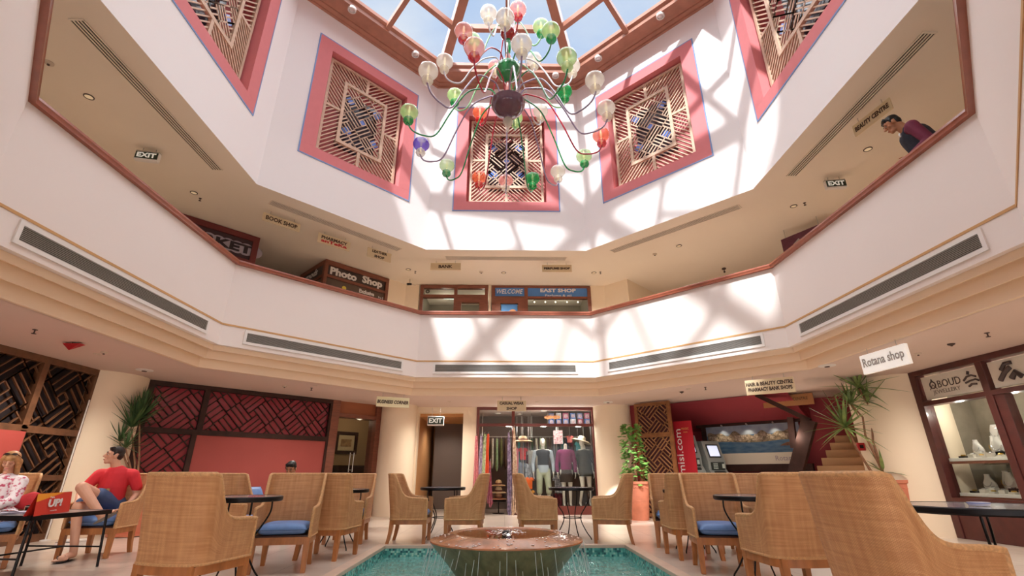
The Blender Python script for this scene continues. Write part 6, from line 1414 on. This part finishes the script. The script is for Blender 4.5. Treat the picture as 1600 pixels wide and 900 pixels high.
body('t_shirt', [(V(.03, .12, .60), V(.05, .07, .80), .170, .158, 16), (V(.05, .07, .80), V(.05, .06, .92), .158, .15, 16), (V(-.12, .05, .945), V(.22, .07, .945), .078, .078, 12), (V(-.13, .04, .94), V(-.22, -.01, .79), .074, .062, 12), (V(.24, .06, .94), V(.31, .09, .79), .074, .064, 12)], [], mat('red_tshirt', 'D8343C', .8, noise=.08, bump=.2, bscale=14), P, .010, 4)
m = MB(); m.grid(lambda a, b: V(-.05+.11*a, -.098-.012*sin(pi*a)+.0, .70+.08*b), 4, 4); m.build('printed_motif', mat('shirt_motif', 'C8A060', .7, col2='7A3A30', nscale=40), P)
body('shorts', [(V(-.09, .10, .55), V(-.16, -.18, .585), .112, .098, 14), (V(.10, .10, .57), V(-.03, -.14, .69), .112, .10, 14), (V(-.05, .12, .57), V(.10, .12, .57), .14, .14, 14)], [], mat('navy_shorts', '46587C', .85, noise=.1), P, .010, 4)
m = MB(); m.grid(lambda a, b: V(-.18+.10*a+.08*b, -.64+.27*b, .004), 3, 8); m.grid(lambda a, b: V(-.18+.10*a+.08*b, -.64+.27*b, .016), 3, 8); m.tube([(-.165, -.52, .02), (-.15, -.56, .068), (-.135, -.60, .04)], .007); m.tube([(-.06, -.50, .02), (-.09, -.55, .07), (-.135, -.60, .04)], .007); m.build('flip_flop', mat('black_rubber', '1C1A1C', .6), P, smooth=40)
m = MB(); d_ = V(.165, -.04, .10).normalized(); m.M = T(V(.185, -.515, .455)) @ Matrix((d_, V(-.45, .35, .85).cross(d_).normalized(), d_.cross(V(-.45, .35, .85).cross(d_)).normalized())).transposed().to_4x4(); m.ball((0, 0, 0), (.135, .045, .010), 20, 10); m.build('flip_flop', mat('grey_rubber', '8A8680', .6), P, smooth=40)

# --- blonde woman at the left edge
P = thing('person', 'person with long blonde hair and sunglasses on her head in a floral blouse, looking down', 'person', (-5.80, 6.02, 0))
hd = V(.03, -.02, 1.075); M = head(P, hd, radians(-148), radians(-18), s=.90)
caps, balls = head_caps(M, True); NK = M @ V(0, -.03, -.05)
limb(caps, [tuple(NK), (.0, .04, .90)], [.044, .052]); limb(caps, [(.0, .08, .56), (.0, .06, .74), (0, .05, .86)], [.14, .115, .115]); limb(caps, [(-.14, .04, .88), (.16, .05, .88)], [.05, .05])
limb(caps, [(.17, .05, .88), (.24, -.04, .66), (.10, -.24, .60)], [.045, .036, .027]); hand(caps, (.10, -.24, .60), (-.6, -.5, 0), (0, -.4, 1), .92, .5, pal=(0, .2, -1))
limb(caps, [(-.17, .04, .88), (-.24, -.06, .66), (-.08, -.26, .60)], [.045, .036, .027]); hand(caps, (-.08, -.26, .60), (.6, -.4, 0), (0, -.4, 1), .92, .5, pal=(0, .2, -1))
limb(caps, [(-.08, .06, .50), (-.02, -.40, .50), (.08, -.44, .10), (.08, -.44, .08)], [.10, .062, .038, .036]); limb(caps, [(.08, .06, .50), (.16, -.38, .50), (.30, -.32, .10), (.30, -.32, .08)], [.10, .062, .038, .036])
limb(caps, [(.08, -.44, .06), (.10, -.60, .04)], [.036, .030]); limb(caps, [(.30, -.32, .06), (.38, -.46, .04)], [.036, .030])
body('body', caps, balls, SKIN, P, .0062, 2)
face_parts(P, M, HAIRL, 'C06A64', True)
f = lambda *a: M @ V(*a); R3 = M.to_3x3().normalized().to_4x4()
hb = [(f(0, -.022, .062), (.083, .095, .074), R3), (f(0, -.06, .0), (.083, .055, .10), R3)]; hc = []
for s_ in (-1, 1):
    hc += [(f(s_*.05, .055, .09), f(s_*.084, .015, .01), .022, .024, 10), (f(s_*.084, .015, .01), f(s_*.09, -.01, -.12), .024, .026, 10), (f(s_*.09, -.01, -.12), f(s_*.07, .0, -.19), .026, .012, 10), (f(s_*.07, -.05, .0), f(s_*.07, -.05, -.17), .04, .025, 10)]
body('hair', hc, hb, HAIRL, P, .006, 2)
m = MB()
for s_ in (-1, 1): m.ball(f(s_*.036, .050, .125), (.032, .02, .012), 12, 8)
m.tube([f(-.01, .06, .13), f(.01, .06, .13)], .004)
for s_ in (-1, 1): m.tube([f(s_*.066, .05, .12), f(s_*.09, -.03, .06)], .004)
m.build('sunglasses', mat('sunglasses_dark', '2A1F24', .15, coat=.5), P, smooth=60)
FLO = mat('floral_cloth', 'ECE4E6', .8, col2='C0506C', nscale=26)
FLO.node_tree.nodes['Color Ramp'].color_ramp.elements[0].position = .52; FLO.node_tree.nodes['Color Ramp'].color_ramp.elements[1].position = .62
body('blouse', [(V(0, .08, .54), V(0, .06, .76), .165, .138, 16), (V(0, .06, .76), V(0, .05, .85), .138, .13, 16), (V(-.13, .04, .875), V(.15, .05, .875), .068, .068, 12), (V(.17, .05, .87), V(.24, -.04, .67), .068, .058, 12), (V(.24, -.04, .67), V(.14, -.20, .61), .058, .048, 12), (V(-.17, .04, .87), V(-.24, -.06, .67), .068, .058, 12), (V(-.24, -.06, .67), V(-.12, -.22, .61), .058, .048, 12)], [], FLO, P, .010, 4)
body('skirt', [(V(-.08, .06, .50), V(-.01, -.36, .50), .13, .10, 14), (V(.08, .06, .50), V(.15, -.34, .50), .13, .10, 14), (V(-.01, -.38, .50), V(.08, -.42, .22), .10, .11, 14), (V(.15, -.36, .50), V(.26, -.33, .22), .10, .11, 14), (V(.1, -.38, .3), V(.2, -.36, .3), .1, .1, 12)], [], FLO, P, .011, 4)
for a_, b_ in (((.08, -.38), (.10, -.66)), ((.29, -.27), (.40, -.50))):
    m = MB(); m.tube([(a_[0], a_[1], .02), ((a_[0]+b_[0])/2, (a_[1]+b_[1])/2, .02), (b_[0], b_[1], .02)], [.035, .042, .034], 10); m.M = Matrix(); m.tube([(a_[0]-.03, a_[1], .05), (a_[0]+.0, a_[1]-.09, .085), (a_[0]+.05, a_[1]-.02, .05)], .012); m.build('teal_shoe', mat('teal_shoe', '3E9C94', .6), P, smooth=60)

# --- man with dark hair behind the chairs at the red wall
pp = pix(457, 733, y=8.75); P = thing('person', 'person with short black hair in a dark jacket bent low behind the wicker chairs', 'person', (pp.x, 8.75, 0))
hd = V(0, -.06, 1.03); M = head(P, hd, radians(180), radians(-28))
caps, balls = head_caps(M); NK = M @ V(0, -.03, -.05)
limb(caps, [tuple(NK), (0, .06, .86)], [.052, .06]); limb(caps, [(0, .22, .52), (0, .14, .70), (0, .08, .82)], [.15, .14, .13]); limb(caps, [(-.16, .08, .83), (.16, .08, .83)], [.06, .06])
for s_ in (-1, 1):
    limb(caps, [(s_*.18, .08, .83), (s_*.24, -.08, .62), (s_*.10, -.30, .62)], [.052, .042, .032]); hand(caps, (s_*.10, -.30, .62), (-s_*.5, -.6, 0), (0, -.3, 1), 1.0, .5, pal=(0, .2, -1))
    limb(caps, [(s_*.10, .20, .50), (s_*.14, -.22, .50), (s_*.14, -.24, .10)], [.09, .062, .04]); limb(caps, [(s_*.14, -.24, .08), (s_*.15, -.40, .05)], [.042, .034])
body('body', caps, balls, SKIN2, P, .0068, 2); face_parts(P, M, HAIRB); short_hair(P, M, HAIRB)
body('jacket', [(V(0, .22, .52), V(0, .14, .70), .175, .165, 16), (V(0, .14, .70), V(0, .09, .80), .165, .15, 16), (V(-.16, .08, .83), V(.16, .08, .83), .078, .078, 12)] + [(V(s_*.18, .08, .82), V(s_*.24, -.08, .62), .072, .06, 12) for s_ in (-1, 1)] + [(V(s_*.24, -.08, .62), V(s_*.14, -.25, .62), .06, .046, 12) for s_ in (-1, 1)], [], mat('black_suit', '1E1C20', .8), P, .010, 4)
body('trousers', [(V(s_*.10, .20, .50), V(s_*.14, -.22, .50), .108, .078, 14) for s_ in (-1, 1)] + [(V(s_*.14, -.22, .50), V(s_*.14, -.24, .12), .078, .06, 14) for s_ in (-1, 1)] + [(V(-.06, .22, .50), V(.06, .22, .50), .13, .13, 12)], [], MT['black_suit'], P, .010, 4)
m = MB(); 
for s_ in (-1, 1): m.tube([(s_*.14, -.20, .045), (s_*.145, -.32, .04), (s_*.15, -.44, .03)], [.045, .046, .03], 10)
m.build('shoes', IRON, P, smooth=60)
t = thing('wall_bench', 'low dark bench by the red panelling on which the bent man sits', 'bench', (pp.x, 9.05, 0))
m = MB(); m.box((0, 0, .40), (.9, .42, .06)); m.build('seat', DARKW, t, bevel=.01)
for a_ in (-.4, .4):
    for b_ in (-.17, .17): m = MB(); m.box((a_, b_, .185), (.05, .05, .37)); m.build('leg', DARKW, t)

# --- man on the upper gallery walking away to the left, head bowed
P = thing('person', 'person in a dark vest over a maroon shirt walking along the upper gallery, head bowed', 'person', T((5.32, 4.96, 3.6)) @ RZ(radians(48)) @ Matrix.Scale(1.05, 4))
hd = V(-.03, .19, 1.63); M = head(P, hd, radians(4), radians(-26))
caps, balls = head_caps(M); NK = M @ V(0, -.03, -.05)
limb(caps, [tuple(NK), (.0, .05, 1.44)], [.055, .066]); limb(caps, [(0, -.08, .94), (0, -.05, 1.16), (0, .02, 1.38)], [.13, .13, .14]); limb(caps, [(-.17, .04, 1.43), (.17, .0, 1.43)], [.062, .062])
limb(caps, [(-.20, .04, 1.43), (-.25, -.06, 1.14), (-.20, .16, 1.02)], [.056, .043, .032]); hand(caps, (-.20, .16, 1.02), (.1, .9, -.2), (0, 0, 1), 1.0, .4, pal=(1, 0, 0))
limb(caps, [(.20, .0, 1.43), (.26, .02, 1.14), (.20, .20, .98)], [.056, .043, .032]); hand(caps, (.20, .20, .98), (-.1, .9, -.2), (0, 0, 1), 1.0, .4, pal=(-1, 0, 0))
limb(caps, [(-.10, -.08, .90), (-.10, .10, .50), (-.10, .06, .10)], [.10, .065, .045]); limb(caps, [(-.10, .08, .07), (-.10, .22, .05)], [.045, .035])
limb(caps, [(.10, -.08, .90), (.10, -.06, .50), (.10, -.30, .13)], [.10, .065, .045]); limb(caps, [(.10, -.28, .08), (.10, -.14, .05)], [.045, .035])
body('body', caps, balls, SKIN2, P, .0068, 2); face_parts(P, M, HAIRB); short_hair(P, M, HAIRB)
MAR = mat('maroon_shirt', '6A1E38', .75, noise=.12); VES = mat('navy_vest', '23242E', .8, noise=.15, nscale=20)
body('shirt', [(V(-.16, .04, 1.42), V(.16, 0, 1.42), .082, .082, 12), (V(-.20, .04, 1.42), V(-.25, -.06, 1.14), .078, .062, 12), (V(-.25, -.06, 1.14), V(-.21, .10, 1.05), .062, .05, 12), (V(.20, 0, 1.42), V(.26, .02, 1.14), .078, .062, 12), (V(.26, .02, 1.14), V(.21, .14, 1.02), .062, .05, 12)], [], MAR, P, .010, 4)
body('vest', [(V(0, -.08, .95), V(0, -.04, 1.18), .165, .168, 16), (V(0, -.04, 1.18), V(0, .02, 1.37), .168, .165, 16), (V(-.10, .05, 1.44), V(.10, .02, 1.44), .085, .085, 12)], [], VES, P, .010, 4)
m = MB(); m.ball((-.12, .165, 1.40), (.02, .012, .028)); m.build('white_badge', WHITEM, P, smooth=60)
body('trousers', [(V(-.10, -.08, .90), V(-.10, .10, .50), .12, .085, 14), (V(-.10, .10, .50), V(-.10, .06, .12), .085, .065, 14), (V(.10, -.08, .90), V(.10, -.06, .50), .12, .085, 14), (V(.10, -.06, .50), V(.10, -.30, .15), .085, .065, 14), (V(-.05, -.08, .92), V(.05, -.08, .92), .14, .14, 12)], [], VES, P, .011, 4)
m = MB(); m.tube([(-.10, .0, .05), (-.10, .14, .045), (-.10, .27, .035)], [.048, .048, .034], 10); m.tube([(.10, -.34, .10), (.10, -.2, .05), (.10, -.1, .035)], [.048, .048, .034], 10); m.build('shoes', IRON, P, smooth=60)

# ================================================================ THINGS ON THE LOW TABLE
z0 = HT-.002
a = pix(52, 807, z=z0); b = pix(108, 799, z=z0)
t = thing('menu_card', 'red and orange folded card lettered UP! standing on the rectangular table', 'card', T((a+b)/2) @ RZ(atan2((b-a).y, (b-a).x)))
Wc = (b-a).length; Hc = .20
m = MB(); m.quad((-Wc/2, 0, 0), (Wc/2, 0, 0), (Wc/2+.01, .03, Hc), (-Wc/2+.02, .03, Hc)); m.quad((-Wc/2, .08, 0), (Wc/2, .08, 0), (Wc/2+.01, .032, Hc), (-Wc/2+.02, .032, Hc)); m.build('card', mat('card_red', 'D63A2C', .5), t)
Rl = RX(-atan2(.03, Hc)).to_3x3()
m = MB(); m.add([(-Wc/2+.0125, .018, Hc*.62), (-Wc/2+.02, .028, Hc*.99), (Wc*.28, .028, Hc*.99)], [(0, 1, 2)]); m.build('orange_corner', mat('card_orange', 'F0A02C', .5), t)
m = MB(); m.text('UP!', .095, (.015, .008, Hc*.52), .0015, wide=Wc*.40, R=Rl, shear=.15, off=.004); m.text('Turn', .03, (-Wc*.10, .014, Hc*.80), .001, wide=Wc*.12, R=Rl); m.text('resorts', .02, (0, .0, Hc*.16), .001, wide=Wc*.18, R=Rl); m.build('lettering', WHITEM, t)
p = pix(22, 803, z=z0); t = thing('papers', 'loose white papers lying on the rectangular table beside the folded card', 'papers', p)
m = MB()
for i in range(4): m.box((0.01*i-.01, .0, .003+.006*i), (.21, .15, .003), RZ(.3+.25*i).to_3x3())
m.build('sheets', mat('paper_white', 'D8D6E4', .6), t)
m = MB(); m.grid(lambda u, v: V(-.11+.2*u, -.07+.14*v, .026+.02*sin(3*u+2*v)), 8, 6); m.build('curled_sheet', MT['paper_white'], t, smooth=60)
p = pix(40, 797, z=z0); t = thing('red_handbag', 'slouching red cloth bag behind the papers in front of the woman', 'bag', T((p.x, p.y+.02, z0)))
m = MB(); m.grid(lambda u, v: V((.17*cos(2*pi*u))*sin(pi*min(v, .98))**.6*(1.0), .07*sin(2*pi*u)*sin(pi*min(v, .98))**.6, .005+.15*(1-cos(pi*v))/2*(1+.25*cos(2*pi*u+1))), 24, 14); m.build('bag_body', mat('bag_red', 'BC2A30', .7, noise=.12, bump=.3, bscale=12), t, smooth=70)
m = MB(); m.tube([(.08, 0, .14), (.14, .0, .20), (.19, .01, .12), (.2, .02, .04)], .007); m.build('strap', IRON, t, smooth=60)
p = pix(48, 800, z=z0); t = thing('black_pouch', 'small black pouch between the red bag and the folded card', 'pouch', T((p.x-.04, p.y+.05, z0)))
m = MB(); m.box((0, 0, .035), (.11, .07, .07)); m.build('pouch', IRON, t, bevel=.015); m = MB(); m.tube([(-.05, -.036, .05), (.05, -.036, .05)], .004); m.build('zip', STEEL, t)
p = pix(100, 845, z=.0); 
# base objects by the wall: skirting books
p = pix(102, 838, z=.06); t = thing('folded_newspapers', 'small stack of folded white papers on the floor behind the man', 'papers', T((-6.3, 7.9, 0)))
m = MB(); m.box((0, 0, .02), (.3, .2, .04)); m.box((.02, .01, .055), (.28, .19, .025)); m.build('stack', WHITEM, t, bevel=.004); m = MB(); m.box((0, 0, .0405), (.3, .2, .003)); m.build('divider', IRON, t)

pa_ = pix(140, 625, y=8.35); t = thing('thin_pole', 'thin pale pole standing between the dark lattice screen and the beige column', 'pole', T((pa_.x, 8.35, 0)))
m = MB(); m.tube([(0, 0, .02), (0, 0, pa_.z)], .011, 8); m.build('pole', WHITEM, t, smooth=60); m = MB(); m.lathe([(.07, 0), (.07, .012), (.02, .02)], n=20); m.build('base', WHITEM, t)
# ================================================================ GROUND LEVEL FILL LIGHTS (downlights added to brighten the lower hall)
for i, (x, y) in enumerate(((-3.9, 9.9), (-1.4, 12.2), (.8, 12.2), (3.9, 10.2), (-6.2, 7.2), (6.2, 7.2), (-6.2, 4.4), (6.2, 4.4), (-1.7, 14.6))):
    zz = ZG if i < 8 else 2.42
    o = light('SPOT', 'hall_fill_beam', (x, y, zz-.04), 170 if i < 8 else 60, (1, .92, .82), spot_size=radians(150), spot_blend=.9, shadow_soft_size=.06)
    t = thing('downlight', ['added hall fill light before the lattice panelling', 'added hall fill light before the corridor mouth', 'added hall fill light before the clothes shop', 'added hall fill light before the stair recess', 'added hall fill light over the seated couple', 'added hall fill light before the jewellery shop', 'added hall fill light over the dark lattice screen', 'added hall fill light over the right edge table', 'added fill light inside the corridor'][i], 'ceiling light', T((x, y, zz)), 'added hall fill lights')
    m = MB(); m.lathe([(.05, 0), (.05, -.006), (.038, -.008), (.038, 0)], n=20, cap=False); m.build('rim', RIM, t, smooth=40)
    m = MB(); m.lathe([(0, -.003), (.038, -.003), (.038, -.001)], n=20, cap=False); m.build('lens', RIM, t)
